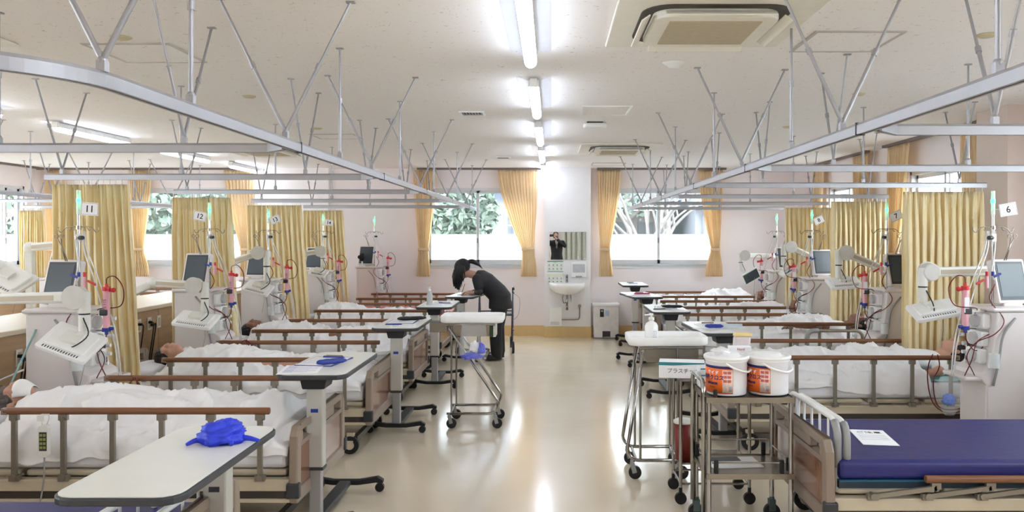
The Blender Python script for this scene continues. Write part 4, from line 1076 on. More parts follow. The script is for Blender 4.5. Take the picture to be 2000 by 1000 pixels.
def pen(label, x, y, z, rz, col, L=.14, r=.0045):
    t = thing('pen', label, 'pen', (x, y, z+r), rz, 'pens on the overbed tables')
    MB().cyl((-L/2, 0, 0), (L/2-.012, 0, 0), r, seg=10).cyl((L/2-.012, 0, 0), (L/2, 0, 0), r, .001, 10).build('barrel', col, t)
    MB().box(-L/2+.004, -L/2+.045, -.001, .001, r, r+.003).build('clip', M_steel, t)
def pouch(label, x, y, z, rz, mat, L=.2, w=.06):
    m = MB(); m.grid(lambda u, v: (L*(u-.5)*(1-.05*math.cos(2*PI*v)), w/2*math.cos(2*PI*v)*(1-.4*abs(2*u-1)**6), .017+.016*math.sin(2*PI*v)*(1-.6*abs(2*u-1)**6)+.003*noise.noise(Vector((u*7, v*5, L)))), 24, 14)
    o = m.build('pen_case', mat); o.location = (x, y, z); o.rotation_euler = (0, 0, rz); tag(o, label, 'pen case')
ZT_ = .8605
P_ = [(-1.33, 4.55, 'nearest left clipboard table'), (-1.27, 6.68, 'table beside the second left bed'), (-1.2, 8.6, 'left table with the pump bottle'), (-1.09, 10.25, 'table the nurse writes at'),
      (1.33, 6.45, 'right table above the bucket cart'), (1.17, 8.0, 'second right table'), (1.12, 9.85, 'right table with the magenta pen'), (1.2, 11.6, 'right table closest to the far wall')]
zs = [.861, .861, .861, .831, .852, .861, .861, .887]
for i, ((x, y, nm), z) in enumerate(zip(P_, zs)):
    clipboard('clipboard with a printed sheet lying on the %s' % nm, x, y+.07, z, R(4*((i*7) % 5)-8), M_blue if i in (0, 1, 3, 5) else M_white)
    sheet_of('loose printed sheet left on the %s' % nm, x-.05*(-1)**i, y-.2 if i != 3 else y-.12, z, R(8+3*i), blue=i == 0)
pouch('dark blue pen case lying across the clipboard on the nearest left clipboard table', -1.25, 4.48, .868, R(35), M_blue, .17, .03)
pen('blue pen on the nearest left clipboard table', -1.30, 4.72, .8685, R(-10), M_blue)
pouch('black zipped pouch on the table beside the second left bed', -1.21, 6.82, .868, R(20), M_black, .24, .06)
pen('blue pen on the table beside the second left bed', -1.3, 6.5, .863, R(5), M_blue)
pen('blue pen on the left table with the pump bottle', -1.15, 8.5, .869, R(-15), M_blue)
pouch('navy pen case in front of the nurse', -1.0, 10.2, .838, R(10), pm('navy_cloth', (40, 48, 92), .7), .16, .05)
pouch('blue pen case on the right table above the bucket cart', 1.30, 6.30, .860, R(-6), M_blue, .14, .035)
o = MB().box(-.09, .09, -.015, .015, 0, .03).build('pen_tray', clear_mat('clear_tray', (210, 220, 230), .4, .1)); o.location = (1.44, 6.33, .861); tag(o, 'clear plastic pen tray right of the blue pen case', 'pen tray')
pouch('black pen case on the second right table', 1.22, 7.95, .869, R(-12), M_black, .2, .05)
pen('black marker on the second right table', 1.08, 7.86, .863, R(20), M_black)
pen('magenta pen on the papers of a far right table', 1.13, 9.8, .87, R(3), pm('magenta', (190, 40, 110), .4), .2, .009)
pen('blue pen on the right table closest to the far wall', 1.2, 11.55, .896, R(8), M_blue)
def crumple(name, label, cat, c, rad, mat, seed, n=3, parent=None, group=None):
    rnd = random.Random(seed); m = MB()
    def fn(u, v):
        a = 2*PI*u; th = PI*v; d = Vector((math.sin(th)*math.cos(a), math.sin(th)*math.sin(a), -math.cos(th)))
        k = 1+.34*noise.noise(d*1.7+Vector((seed, 0, 0)))+.25*(abs(noise.noise(d*3.5+Vector((0, seed, 0))))-.2)+.1*noise.noise(d*8)
        q = Vector((d.x*rad[0], d.y*rad[1], d.z*rad[2]))*k; q.z = max(q.z, -rad[2]*.75); return q
    m.grid(fn, 44, 28)
    for i in range(n):
        a = rnd.uniform(0, 2*PI); d = Vector((math.cos(a), math.sin(a)*.6, 0)); p = Vector((d.x*rad[0]*.75, d.y*rad[1]*.75, -rad[2]*.55))
        m.tube(bez([p, p+d*rad[0]*.35+Vector((0, 0, .006)), p+d*rad[0]*.75+Vector((rnd.uniform(-.02, .02), rnd.uniform(-.02, .02), -.002))], 6), [.011, .011, .011, .010, .009, .008, .006][:7], 8)
    o = m.build(name, mat, parent); o.location = c; return tag(o, label, cat, group)
crumple('rubber_glove', 'crumpled bright blue rubber glove on the bare foreground table', 'glove', (-1.20, 2.86, .884), (.085, .07, .045), M_glove, 3, 5)

def pump_bottle(label, x, y, z, h=.2, r=.038, mat=None, lab=True):
    t = thing('pump_bottle', label, 'bottle', (x, y, z))
    hb = h*.68
    MB().lathe([(r*.9, 0), (r, .01), (r, hb*.75), (r*.8, hb*.9), (r*.35, hb), (r*.35, hb+.012)], seg=20).build('bottle_body', mat or M_white, t)
    MB().lathe([(r*.42, hb+.008), (r*.42, hb+.026), (.006, hb+.03), (.006, h-.02)], seg=14).box(-.012, .012, -.008, .008, h-.022, h-.008).bar((0, 0, h-.014), (-.045, 0, h-.018), .012, .01).build('pump_head', M_white, t)
    if lab:
        m = MB(); k = 10
        m.grid(lambda u, v: ((r+.0012)*math.sin(-.1+1.2*u), -(r+.0012)*math.cos(-.1+1.2*u), hb*.12+hb*.5*v), 10, 1); lo = m.build('bottle_label', M_paper, t, solid=.0006)
        m = MB()
        for i in range(5): m.grid(lambda u, v, i=i: ((r+.0018)*math.sin(.05+.8*u), -(r+.0018)*math.cos(.05+.8*u), hb*.2+hb*.075*i+.003*v), 6, 1)
        m.build('label_print', M_grey, lo)
pump_bottle('tall clear pump bottle on the left overbed table next to a paper', -1.30, 8.42, .861, .2, .032, pm('milky_clear', (222, 226, 228), .15, trans=.3), False)

# ================================================================ TRAY CARTS
def tray_cart(name, label, loc, rz, mirror=1, shape=(-.16, .25, -.18, (-.14,))):
    """white rounded tray on a leaning chrome tube frame; local x across, origin under the tray"""
    t = thing(name, label, 'cart', loc, rz, 'chrome tray carts')
    s = mirror; r = .0115; topx, bulge, bx0, vxs = shape
    m = MB()
    for y in (-.17, .17):
        pts = [(bx0*s, y, .12), ((bulge-.10)*s, y, .12)] + arc(((bulge-.08)*s, y, .20), .08, -PI/2, PI*.1 if bulge-topx > .2 else -PI*.02, 6, (s, 0, 0), (0, 0, 1))[1:] + [(topx*s, y, .83)]
        m.tube(pts, r, 10)
        for vx in vxs: m.cyl((vx*s, y, .12), (vx*s, y, .86), .008, seg=10)
    m.cyl(((bx0+.03)*s, -.17, .12), ((bx0+.03)*s, .17, .12), .008).cyl(((bulge-.06)*s, -.17, .12), ((bulge-.06)*s, .17, .12), .008)
    m.cyl((topx*s, -.17, .84), (topx*s, .17, .84), .01).cyl((-.20*s, -.17, .86), (.22*s, -.17, .86), .009).cyl((-.20*s, .17, .86), (.22*s, .17, .86), .009)
    m.build('tube_frame', M_chrome, t)
    for x in ((bx0+.02)*s, (bulge-.03)*s):
        for y in (-.17, .17):
            c = MB().cyl((x+.02, y-.013, .042), (x+.02, y+.013, .042), .042, seg=18).build('castor', M_black, t)
            MB().bar((x, y, .105), (x+.018, y, .04), .028, .03, (1, 0, 0)).cyl((x, y, .09), (x, y, .125), .012).build('castor_fork', M_grey, c)
    m = MB(); out = rrect(-.24, .29, -.18, .18, .07, 8) if s > 0 else rrect(-.29, .24, -.18, .18, .07, 8)
    cx = .025*s
    def sc_(k): return [(cx+(p[0]-cx)*k, p[1]*k) for p in out]
    rings = [(sc_(.90), .868), (sc_(.97), .872), (sc_(1.0), .885), (sc_(1.0), .925), (sc_(.985), .930), (sc_(.965), .928), (sc_(.95), .900), (sc_(.93), .895)]
    n = len(out); vs = [(x, y, z) for ring, z in rings for x, y in ring]
    fs = [(i*n+j, i*n+(j+1) % n, (i+1)*n+(j+1) % n, (i+1)*n+j) for i in range(len(rings)-1) for j in range(n)] + [tuple(range(n-1, -1, -1)), tuple(range((len(rings)-1)*n, len(rings)*n))]
    m.add(vs, fs, True); m.build('tray', M_white, t)
    m = MB(); m.box(-.17, .17, -.15, .15, .76, .765); m.box(-.17, .17, -.152, -.148, .765, .865); m.box(-.17, .17, .148, .152, .765, .865); m.box(-.172, -.168, -.15, .15, .765, .865); m.box(.168, .172, -.15, .15, .765, .865)
    m.build('drawer_box', M_steel, t)
    return t
tc = tray_cart('tray_cart', 'chrome cart with white tray and hanging rubbish bag in the aisle on the left', (-.69, 6.72, 0), R(0))
m = MB(); m.box(-.33, -.18, -.12, .05, .79, .87); db = m.build('side_bin', M_steel, tc, bevel=.003); MB().box(-.325, -.19, -.11, .04, .868, .872).build('bin_opening', M_dark, db)
m = MB()
for i in range(6): m.box(.205, .225, -.15, .05, .755+.018*i, .767+.018*i)
m.build('side_rack', M_ivory, tc)
MB().box(.174, .205, -.13, .04, .75, .865).build('green_card_holder', pm('dark_green', (50, 70, 40), .5), tc)
t = thing('rubbish_bag', 'clear plastic bag of used gloves hanging from the left tray cart', 'bag', (-.64, 6.50, .62))
m = MB(); m.grid(lambda u, v: ((.10+.03*v-.03*(v > .8)*(v-.8)*5)*math.cos(2*PI*u)*(1-.55*(1-v)**2*0), (.045+.02*v)*math.sin(2*PI*u)+.006*noise.noise(Vector((u*9, v*7, 2))), .25-.29*v+.008*math.sin(u*12)), 36, 14)
m.add([(.1*math.cos(2*PI*i/12), .05*math.sin(2*PI*i/12), -.04) for i in range(12)], [tuple(range(12))]); m.build('bag_film', M_film, t)
crumple('rubber_glove', 'crumpled blue gloves at the bottom of the clear rubbish bag', 'glove', (-.655, 6.50, .605), (.085, .035, .026), M_glove, 8, 2, group='gloves in the clear rubbish bag')
crumple('rubber_glove', 'blue glove standing at the right inside the clear rubbish bag', 'glove', (-.575, 6.50, .665), (.03, .028, .05), M_glove, 9, 0, group='gloves in the clear rubbish bag')
crumple('tissue', 'white crumpled tissue inside the clear rubbish bag', 'tissue', (-.635, 6.50, .678), (.035, .03, .05), M_sheet, 10, 0)

tc2 = tray_cart('tray_cart', 'chrome cart with white tray and gel bottle on the right of the aisle', (.80, 5.36, 0), 0, -1, (.20, .30, -.06, (.215, -.03)))
pump_bottle('white gel pump bottle standing on the right tray cart', .672, 5.30, .895, .19, .045)
MB().box(.0, .0001, 0, .0001, 0, .0001)
t = thing('paper_sheet', 'small note lying in the white tray of the right cart', 'paper', (.92, 5.36, .896), R(12)); MB().box(-.07, .07, -.04, .04, 0, .0015).build('paper', M_paper, t); MB().box(-.05, .05, -.005, .0, .0015, .002).build('printed_lines', M_grey, t)
t = thing('marker', 'dark blue marker in the white tray of the right cart', 'pen', (1.0, 5.30, .901), R(-10)); MB().cyl((-.05, 0, 0), (.05, 0, 0), .007).build('barrel', M_dark, t)
# box of plastic gloves and tubing packs on the rear trolley
t = thing('wire_trolley', 'plain steel trolley standing behind the bucket cart', 'trolley', (.98, 4.84, 0))
m = MB()
for x in (-.21, .2):
    for y in (-.14, .14): m.cyl((x, y, .09), (x, y, .74), .0105)
for z in (.12, .24, .735):
    for y in (-.14, .14): m.cyl((-.21, y, z), (.2, y, z), .007)
    for x in (-.21, .2): m.cyl((x, -.14, z), (x, .14, z), .007)
m.build('tube_frame', M_chrome, t); MB().box(-.205, .195, -.135, .135, .74, .745).build('upper_shelf', M_steel, t); MB().box(-.205, .195, -.135, .135, .24, .245).build('lower_shelf', M_steel, t)
for x in (-.21, .2):
    for y in (-.14, .14): MB().cyl((x, y-.012, .035), (x, y+.012, .035), .035, seg=16).cyl((x, y, .05), (x, y, .1), .011).build('castor', M_black, t)
M_teal = pm('teal_print', (52, 140, 152), .5)
def carton(label, x, y, z, rz, sx, sy, sz, txt, strip=M_teal, group=None):
    t = thing('carton', label, 'box', (x, y, z), rz, group)
    MB().box(-sx/2, sx/2, -sy/2, sy/2, 0, sz).build('carton_body', M_paper, t, bevel=.002)
    MB().prism([(-sx/2, sz*.8), (-sx/2, sz), (sx/2, sz), (sx/2, sz*.93), (-sx*.2, sz*.8)], -sy/2-.0008, -sy/2, 'y').build('colour_band', strip, t)
    if txt: text(txt, sz*.34, M_ink, 'lettering', t, face_M((0.01, -sy/2-.001, sz*.45), (1, 0, 0)), .0003)
carton('white and teal glove carton with Japanese lettering on the rear trolley', .79, 4.78, .746, R(-10), .27, .14, .095, 'プラスチック')
for i in range(3): carton(('lowest', 'middle', 'topmost')[i]+' small teal striped carton in the stack left of the orange buckets', .846, 4.385, .7615+.037*i, 0, .056, .12, .036, None, group='small teal striped cartons')
for i in range(3):
    o = crumple('tubing_pack', 'clear pack of coiled tubing, %s of those behind the gloves carton' % ('leftmost', 'middle', 'rightmost')[i], 'medical pack', (.93+.1*i, 4.90, .775+.02*i), (.07, .05, .03), pm('crinkled_film', (215, 215, 220), .25, bump=.5, bscale=40), 20+i, 0)
    tb = MB().tube([(.05*math.cos(a)*(1+.1*math.sin(3*a)), .035*math.sin(a), .032+.006*math.sin(2*a)) for a in [2*PI*k/20 for k in range(21)]], .003, 6).build('coiled_tube', M_dark if i == 1 else M_hose, o)
t = thing('sharps_bin', 'dark red sharps container with white lid standing between the carts', 'bin', (.80, 4.78, .2455)); 
MB().lathe([(.05, 0), (.056, .22)], seg=20).build('bin_body', pm('dark_red', (120, 30, 26), .4), t); MB().lathe([(.060, .22), (.060, .235), (.04, .245), (0, .246)], seg=20).build('lid', M_ivory, t)

# ---------------------------------------------------------------- bucket cart
t = thing('utility_cart', 'two-shelf stainless steel cart carrying the orange labelled buckets', 'cart', (1.03, 4.27, 0))
m = MB(); hx, hy = .225, .19
def shelf(nm, z):
    m = MB(); m.box(-hx, hx, -hy, hy, z-.006, z)
    for b in ((-hx-.003, hx+.003, -hy-.003, -hy), (-hx-.003, hx+.003, hy, hy+.003), (-hx-.003, -hx, -hy, hy), (hx, hx+.003, -hy, hy)): m.box(*b, z-.022, z+.006)
    m.build(nm, M_steel, t)
shelf('upper_shelf', .755); shelf('lower_shelf', .36)
for sx in (-1, 1):
    for sy in (-1, 1): MB().cyl((sx*(hx-.012), sy*(hy-.012), .12), (sx*(hx-.012), sy*(hy-.012), .752), .0125, seg=14).build('corner_post', M_chrome, t)
m = MB()
for z in (.42, .79):
    if z > .6: continue
    m.cyl((-hx+.03, -hy+.012, z), (hx-.04, -hy+.012, z), .005).cyl((-hx+.02, hy-.012, z+.03), (hx-.04, hy-.012, z+.03), .005).cyl((-hx+.012, -hy+.05, z), (-hx+.012, hy-.03, z), .005).cyl((hx-.012, -hy+.05, z), (hx-.012, hy-.03, z), .005)
m.build('guard_rail', M_chrome, t)
for x, y in ((-hx+.05, -hy+.012), (hx-.06, -hy+.012), (hx-.06, hy-.012), (-hx+.012, hy-.04), (hx-.012, -hy+.06)): MB().box(x-.011, x+.011, y-.011, y+.011, .365, .435).build('rail_clip', M_black, t, bevel=.003)
MB().box(-hx+.035, -hx+.055, -hy+.002, -hy+.02, .757, .80).build('rail_clip', M_black, t, bevel=.003)
m = MB(); m.tube([(-hx-.012, -hy+.03, .12), (-hx-.012, -hy+.03, .78)] + arc((-hx-.012, -hy+.09, .78), .06, PI, PI/2, 5, (0, 1, 0), (0, 0, 1)) + arc((-hx-.012, hy-.09, .78), .06, PI/2, 0, 5, (0, 1, 0), (0, 0, 1)) + [(-hx-.012, hy-.03, .12)], .0125, 12); m.build('push_handle', M_chrome, t)
for sx in (-1, 1):
    for sy in (-1, 1):
        x, y = sx*(hx-.012), sy*(hy-.012); c = MB().cyl((x, y-.014, .045), (x, y+.014, .045), .045, seg=20).build('castor', M_black, t)
        MB().box(x-.018, x+.018, y-.02, y+.02, .05, .115).cyl((x, y, .11), (x, y, .13), .014).build('castor_fork', pm('castor_green_grey', (70, 90, 88), .4), c)
def label_patch(t, r, a0, a1, z0, z1, mat, nm='label', off=.0008, parent=None):
    m = MB(); m.grid(lambda u, v: ((r+off)*math.sin(a0+(a1-a0)*u), -(r+off)*math.cos(a0+(a1-a0)*u), z0+(z1-z0)*v), 20, 1); return m.build(nm, mat, parent or t, solid=.0004)
def cyl_text(body, size, mat, parent, r, ac, zc, off=.0016):
    o = text(body, size, mat, 'lettering', parent, None, .0002, bold=.0006)
    for v in o.data.vertices:
        a = ac+v.co.x/r; z = zc+v.co.y; rr = r+off+v.co.z; v.co = (rr*math.sin(a), -rr*math.cos(a), z)
    return o
M_oran = pm('orange_label', (242, 112, 38), .45, var=.06, scale=5)
M_navy = pm('navy_print', (34, 32, 100), .5)
def bucket(label, x, y, rot):
    t = thing('wipe_bucket', label, 'bucket', (x, y, .7615), rot, 'orange labelled wipe buckets')
    r = .108
    MB().lathe([(r*.955, 0), (r*.97, .006), (r, .17), (r+.004, .172), (r+.006, .178), (r+.006, .19)], seg=48).build('bucket_body', pm('bucket_plastic', (242, 240, 242), .35, var=.01), t)
    MB().lathe([(r+.012, .184), (r+.013, .198), (r+.008, .203), (r-.006, .201), (r-.01, .196), (.072, .196), (.066, .210), (.05, .214), (0, .214)], seg=48).build('lid', M_white, t)
    MB().tube([((r+.018)*math.cos(a), (r+.018)*math.sin(a)*1.0, .172-.042*math.sin(-a)) for a in [PI*.0-PI*k/24 for k in range(25)]][:0] or bez([(.035, -r-.008, .172), (.075, -r+.002, .150), (.115, -.05, .128), (.124, .0, .124), (.112, .055, .132), (.06, .10, .155), (.03, r+.008, .172)], 30), .006, 8).build('carry_handle', M_white, t)
    lb = label_patch(t, r*.985, -1.25, .62, .012, .142, M_oran, 'front_label', .002)
    label_patch(t, r*.985, -1.25, .62, .142, .155, M_navy, 'navy_band', .002, lb)
    label_patch(t, r*.985, .12, .60, .018, .136, pm('white_pink_print', (240, 214, 204), .5, var=.12, scale=140), 'instructions_panel', .0032, lb)
    m = MB()
    for i in range(3):
        for j in range(2):
            a0 = .16+.2*j; m.grid(lambda u, v, a0=a0, i=i: ((r+.0028)*math.sin(a0+.17*u), -(r+.0028)*math.cos(a0+.17*u), .115-.022*i+.014*v), 4, 1)
    m.build('pictogram', pm('red_pink_print', (224, 110, 96), .5, var=.25, scale=200), lb)
    label_patch(t, r*.985, .42, .56, .024, .052, M_grey, 'barcode', .0042, lb)
    cyl_text('サイド', .024, M_paper, lb, r, -.38, .118, .0022); cyl_text('除菌クロス', .028, M_navy, lb, r, -.44, .092, .0022)
    cyl_text('環境清拭用', .013, M_navy, lb, r, -.42, .062, .0022); cyl_text('———', .012, M_navy, lb, r, -.42, .045, .0022)
    return t
bucket('white bucket with orange label, left of the two on the steel cart', .935, 4.215, R(-30))
bucket('white bucket with orange label, right of the two on the steel cart', 1.16, 4.225, R(-44))
pump_bottle('clear blue labelled spray bottle left behind the left bucket', .915, 4.385, .7615, .17, .032, pm('bluish_bottle', (214, 228, 236), .2), False)
t = thing('wet_wipe_pack', 'white wipe pack with yellow cap standing behind the buckets', 'pack', (1.06, 4.55, .706)); t.location = (1.15, 4.82, .746)
MB().prism([(-.045, 0), (.045, 0), (.065, .24), (-.035, .24)], -.03, .03, 'y').build('pack_body', pm('milky_pack', (226, 214, 214), .35), t, bevel=.012); MB().prism([(-.037, .238), (.066, .238), (.075, .258), (-.03, .262)], -.032, .032, 'y').build('cap', pm('pale_yellow', (240, 216, 150), .5), t, bevel=.006)
t = thing('wipe_roll_box', 'white box with red lettering behind the two buckets', 'box', (1.05, 4.40, .7615)); MB().box(-.06, .06, -.03, .03, 0, .222).build('carton_body', M_paper, t, bevel=.002); text('Hand', .02, M_red, 'lettering', t, face_M((.0, -.031, .208), (1, 0, 0)), .0003)
crumple('plastic_bag', 'white crumpled plastic bag on top of the left bucket', 'bag', (.90, 4.19, .985), (.045, .035, .02), pm('thin_white_film', (236, 234, 236), .3), 31, 0)
# things on the lower shelf
t = thing('clear_file', 'dark clipboard lying on the lower shelf of the steel cart', 'clipboard', (.99, 4.3, .361), R(4)); MB().box(-.14, .14, -.1, .1, 0, .004).build('board', M_white, t); MB().box(-.12, .05, .02, .09, .004, .007).build('dark_cover', M_dark, t)
# ================================================================ DIALYSIS MACHINES (local +x is the pump side facing the aisle)
M_body = pm('machine_enamel', (222, 215, 213), .4, var=.01)
M_bodyd = pm('machine_lower_enamel', (206, 200, 200), .45, var=.02)
M_led = pm('green_lamp', (40, 255, 150), .3, emit=4, var=0)
M_lampc = clear_mat('clear_lamp_tube', (235, 240, 240), .35, .1)
M_screen = pm('dark_screen', (66, 76, 84), .35, var=.1, scale=3)
M_dia = clear_mat('dialyzer_shell', (240, 205, 212), .12, .1)
M_dpink = pm('dialyzer_fibre', (228, 168, 178), .5, var=.05)
def make_machine(num, sc=1, mirror=1, full=True, yaw=0, screen='y'):
    t = thing('dialysis_machine', 'x', 'dialysis machine')
    n = mirror                               # -y is always the side nearer the viewer after mirroring
    bd = MB(); bd.prism([(-.24, .10), (.14, .10), (.14, .62), (.17, .66), (.17, .70), (.11, .74), (.07, 1.10), (-.24, 1.10)], -.17, .17, 'y'); b = bd.build('cabinet', M_body, t, bevel=.012)
    MB().box(-.26, .10, -.185, .185, 1.10, 1.125).build('top_tray', M_body, t, bevel=.01)
    MB().box(-.24, .19, -.18, .18, .05, .10).build('base', M_bodyd, t, bevel=.01)
    for x in (-.2, .15):
        for y in (-.14, .14): MB().cyl((x, y-.012, .028), (x, y+.012, .028), .028, seg=14).cyl((x, y, .03), (x, y, .055), .01).build('castor', M_black, t)
    MB().box(.12, .27, -.15, .15, .645, .672).build('drip_tray', M_body, t, bevel=.01)
    for i, z in enumerate((1.03, .915, .80)):
        x = .078+.035*(1.1-z)/.36
        p = MB(); p.rbox((x+.02, n*-.03, z), (.06, .17, .10)); ph = p.build('pump_housing', M_white, t, bevel=.014)
        MB().cyl((x+.045, n*-.04, z), (x+.075, n*-.04, z), .042, seg=20).build('pump_cover', clear_mat('pump_window', (220, 220, 222), .3, .08), ph)
        MB().cyl((x+.045, n*-.04, z), (x+.062, n*-.04, z), .028, seg=14).rbox((x+.065, n*-.04, z), (.012, .06, .014), (.6*i, 0, 0)).build('pump_rotor', M_grey, ph)
    m = MB()
    for i in range(6): m.cyl((.10+.01*i, n*(.10+.02*(i % 2)), .74+.06*i), (.14+.008*i, n*(.10+.02*(i % 2)), .74+.06*i), .013, seg=10)
    m.build('panel_fitting', M_white, t)
    for i in range(3): MB().rbox((.13-.012*i, n*.06, .77+.09*i), (.04, .03, .035)).build('clamp', M_dark, t, bevel=.004)
    # monitor on top
    mo = MB(M := Matrix.Translation((-.12, n*.02, 1.29)) @ Matrix.Rotation(R(-12)*n, 4, 'Z') @ Matrix.Rotation(R(-14), 4, 'X'))
    if n < 0: mo.M = M = Matrix.Translation((-.12, n*.02, 1.29)) @ Matrix.Rotation(PI+R(12), 4, 'Z') @ Matrix.Rotation(R(-14), 4, 'X')
    mo.prism(rrect(-.125, .125, -.15, .15, .015, 3), -.02, .035, 'y'); mn = mo.build('monitor', M_body, t, bevel=.006)
    k = MB(M); k.box(-.108, .108, -.0225, -.0195, -.132, .132); k.build('screen_bezel', M_dark, mn); k = MB(M); k.box(-.095, .095, -.0245, -.0222, -.11, .115); k.build('screen', M_screen, mn)
    MB().box(-.18, -.05, n*.02-.06, n*.02+.06, 1.12, 1.16).build('monitor_foot', M_body, t, bevel=.01)
    # infusion pole
    MB().cyl((.0, 0, 1.12), (0, 0, 1.74), .009, seg=10).cyl((.0, 0, 1.12), (0, 0, 1.42), .0115, seg=10).build('pole', M_chrome, t)
    m = MB().cyl((-.012, -.02, 1.585), (.02, .03, 1.585), .012); m.box(-.015, .015, -.015, .015, 1.56, 1.61); m.build('pole_clamp', M_ivory, t)
    MB().cyl((.02, n*-.02, 1.585), (.05, n*-.04, 1.585), .014, seg=8).build('clamp_knob', M_black, t)
    m = MB(); m.cyl((0, 0, 1.64), (0, 0, 1.665), .016)
    for s in (-1, 1): m.tube(bez([(0, 0, 1.655), (s*.06, 0, 1.66), (s*.095, 0, 1.645), (s*.115, 0, 1.62), (s*.135, 0, 1.635), (s*.135, 0, 1.655)], 14), .0032, 6); m.tube(bez([(s*.055, 0, 1.655), (s*.06, .012, 1.635), (s*.07, .014, 1.64)], 6), .0028, 6)
    m.build('drip_hook', M_steel, t)
    MB().cyl((0, 0, 1.74), (0, 0, 1.90), .013, seg=12).build('status_lamp', M_lampc, t); MB().cyl((0, 0, 1.82), (0, 0, 1.842), .0138, seg=12).build('lamp_light', M_led, t)
    # forceps hanging from the hook
    m = MB(); hx = -.13
    for s in (-1, 1):
        m.tube([(hx+s*.018+.014*math.cos(a), 0, 1.595+.014*math.sin(a)) for a in [2*PI*i/12 for i in range(13)]], .0028, 6)
        m.tube([(hx+s*.012, 0, 1.582), (hx+.02-s*.002, 0, 1.52), (hx+.05-s*.006, 0, 1.43)], [.003, .004, .003], 6)
    m.build('forceps', M_steel, t)
    # number card
    cM = Matrix.Translation((.085 if n > 0 else .075*-1, n*-.03, 1.77))
    if num:
        rz = {'11': 0, '12': 8, '13': 20, '14': -6, '6': 8, '7': 22, '8': 16}.get(num, 0)
        xd = 1 if n > 0 else -1
        px = {'11': .09, '12': -.075, '13': .085, '14': .085, '6': -.085, '7': -.07, '8': -.07}[num]
        ang = {'11': R(3), '12': R(12), '13': R(-24), '14': R(8), '6': R(-10), '7': R(-24), '8': R(-24)}[num]
        # x of the viewer: for mirrored machines the local x axis points to the viewer's left
        xv = Vector((xd*math.cos(ang), 0, -math.sin(ang))); nv = Vector((0, -n, 0)); up = Vector((0, 0, 1))
        up = (up-xv*up.dot(xv)).normalized()
        Mx = face_M((px, -n*.03, 1.775), xv, up)
        k = MB(Mx); k.box(-.058, .058, -.042, .042, -.002, 0); card = k.build('number_card', M_paper, t)
        k = MB(Mx)
        for bb_ in ((-.055, .055, .0355, .0375), (-.055, .055, -.0375, -.0355), (-.055, -.053, -.0375, .0375), (.053, .055, -.0375, .0375)): k.box(*bb_, 0, .0006)
        k.build('card_border', M_grey, card)
        text(num, .062, M_ink, 'number', card, Mx @ Matrix.Translation((0, -.002, .0008)), .0004, bold=.0008)
        MB().cyl((0, 0, 1.775), (px*.45, -n*.03, 1.775), .003, seg=6).build('card_clip', M_white, t)
    # dialyzer, bloodlines and hoses
    dx, dy = .235, n*-.09
    m = MB().cyl((0, 0, 1.05+.12), (dx-.05, dy, 1.17), .006) if False else MB()
    m.bar((.02, n*-.02, 1.10), (dx-.03, dy, 1.10), .016, .02); m.build('holder_arm', M_ivory, t)
    MB().rbox((dx-.01, dy, 1.10), (.05, .05, .04)).build('holder_clamp', M_dark, t, bevel=.006)
    tilt = MB(); d = tilt.cyl((dx, dy, 1.0), (dx, dy, 1.24), .021, seg=18).build('dialyzer', M_dpink, t)
    MB().cyl((dx, dy, 1.24), (dx, dy, 1.265), .026, seg=18).cyl((dx, dy, 1.265), (dx, dy, 1.285), .01).cyl((dx, dy, 1.245), (dx+.042, dy, 1.245), .011).ell((dx+.045, dy, 1.245), .016, 10, 8).build('arterial_cap', M_red, d)
    MB().cyl((dx, dy, .975), (dx, dy, 1.0), .026, seg=18).cyl((dx, dy, .955), (dx, dy, .975), .01).cyl((dx, dy, .995), (dx+.042, dy, .995), .011).build('venous_cap', M_blue, d)
    if n > 0: text('APS 11S', .028, M_navy, 'lettering', d, face_M((dx, dy-.0215, 1.14), (0, 0, 1), (-1, 0, 0)), .0003)
    MB().box(dx-.016, dx+.016, dy-.024*n-.0, dy-.018*n, 1.09, 1.19).build('dialyzer_label', M_paper, d) if n < 0 else None
    m = MB()
    m.tube(bez([(dx, dy, 1.285), (dx+.005, dy, 1.325), (dx+.06, dy, 1.33), (dx+.11, dy, 1.25), (dx+.08, dy+.02, 1.14), (dx-.06, dy+.02, 1.12), (dx-.11, 0, 1.07)], 40), .0035, 6)
    m.tube(bez([(dx, dy, .955), (dx-.01, dy, .90), (dx-.06, dy, .84), (.12, dy, .86), (.08, dy-.01*n, .98), (.10, dy, 1.06)], 30), .0035, 6)
    m.tube(bez([(.06, -n*.13, 1.28), (.10, -n*.14, 1.18), (.03, -n*.18, 1.05), (.10, -n*.2, .96), (.2, -n*.16, .90), (.24, -n*.12, .80), (.20, -n*.14, .68)], 40), .0035, 6)
    m.tube(bez([(.10, -n*.13, .95), (.19, -n*.15, .90), (.22, -n*.14, .78), (.25, -n*.10, .66)], 20), .0035, 6)
    m.build('blood_line', M_blood, t)
    m = MB()
    for i in range(2):
        m.tube(bez([(.03+.01*i, 0, 1.63), (.05+.02*i, -n*.02, 1.5), (.12+.03*i, -n*.04, 1.33), (.20+.04*i, -n*.06, 1.10), (.27+.02*i, -n*.06, .90), (.30+.015*i, -n*.06, .66)], 30), .0045, 6)
    m.tube(bez([(-.02, -.01, 1.63), (.0, -n*.02, 1.5), (.03, -n*.04, 1.36), (.02, -n*.05, 1.3)], 14), .005, 6)
    m.build('hose', M_hose, t)
    m = MB().cyl((.03, -n*.05, 1.33), (.03, -n*.05, 1.36), .010).rbox((.0, -n*.05, 1.335), (.05, .012, .014), (0, .4, 0)); m.build('blue_connector', M_blue, t)
    m = MB().cyl((.075, -n*.06, 1.33), (.075, -n*.06, 1.36), .010).rbox((.12, -n*.06, 1.29), (.06, .012, .012), (0, .5, 0)); m.build('red_connector', M_red, t)
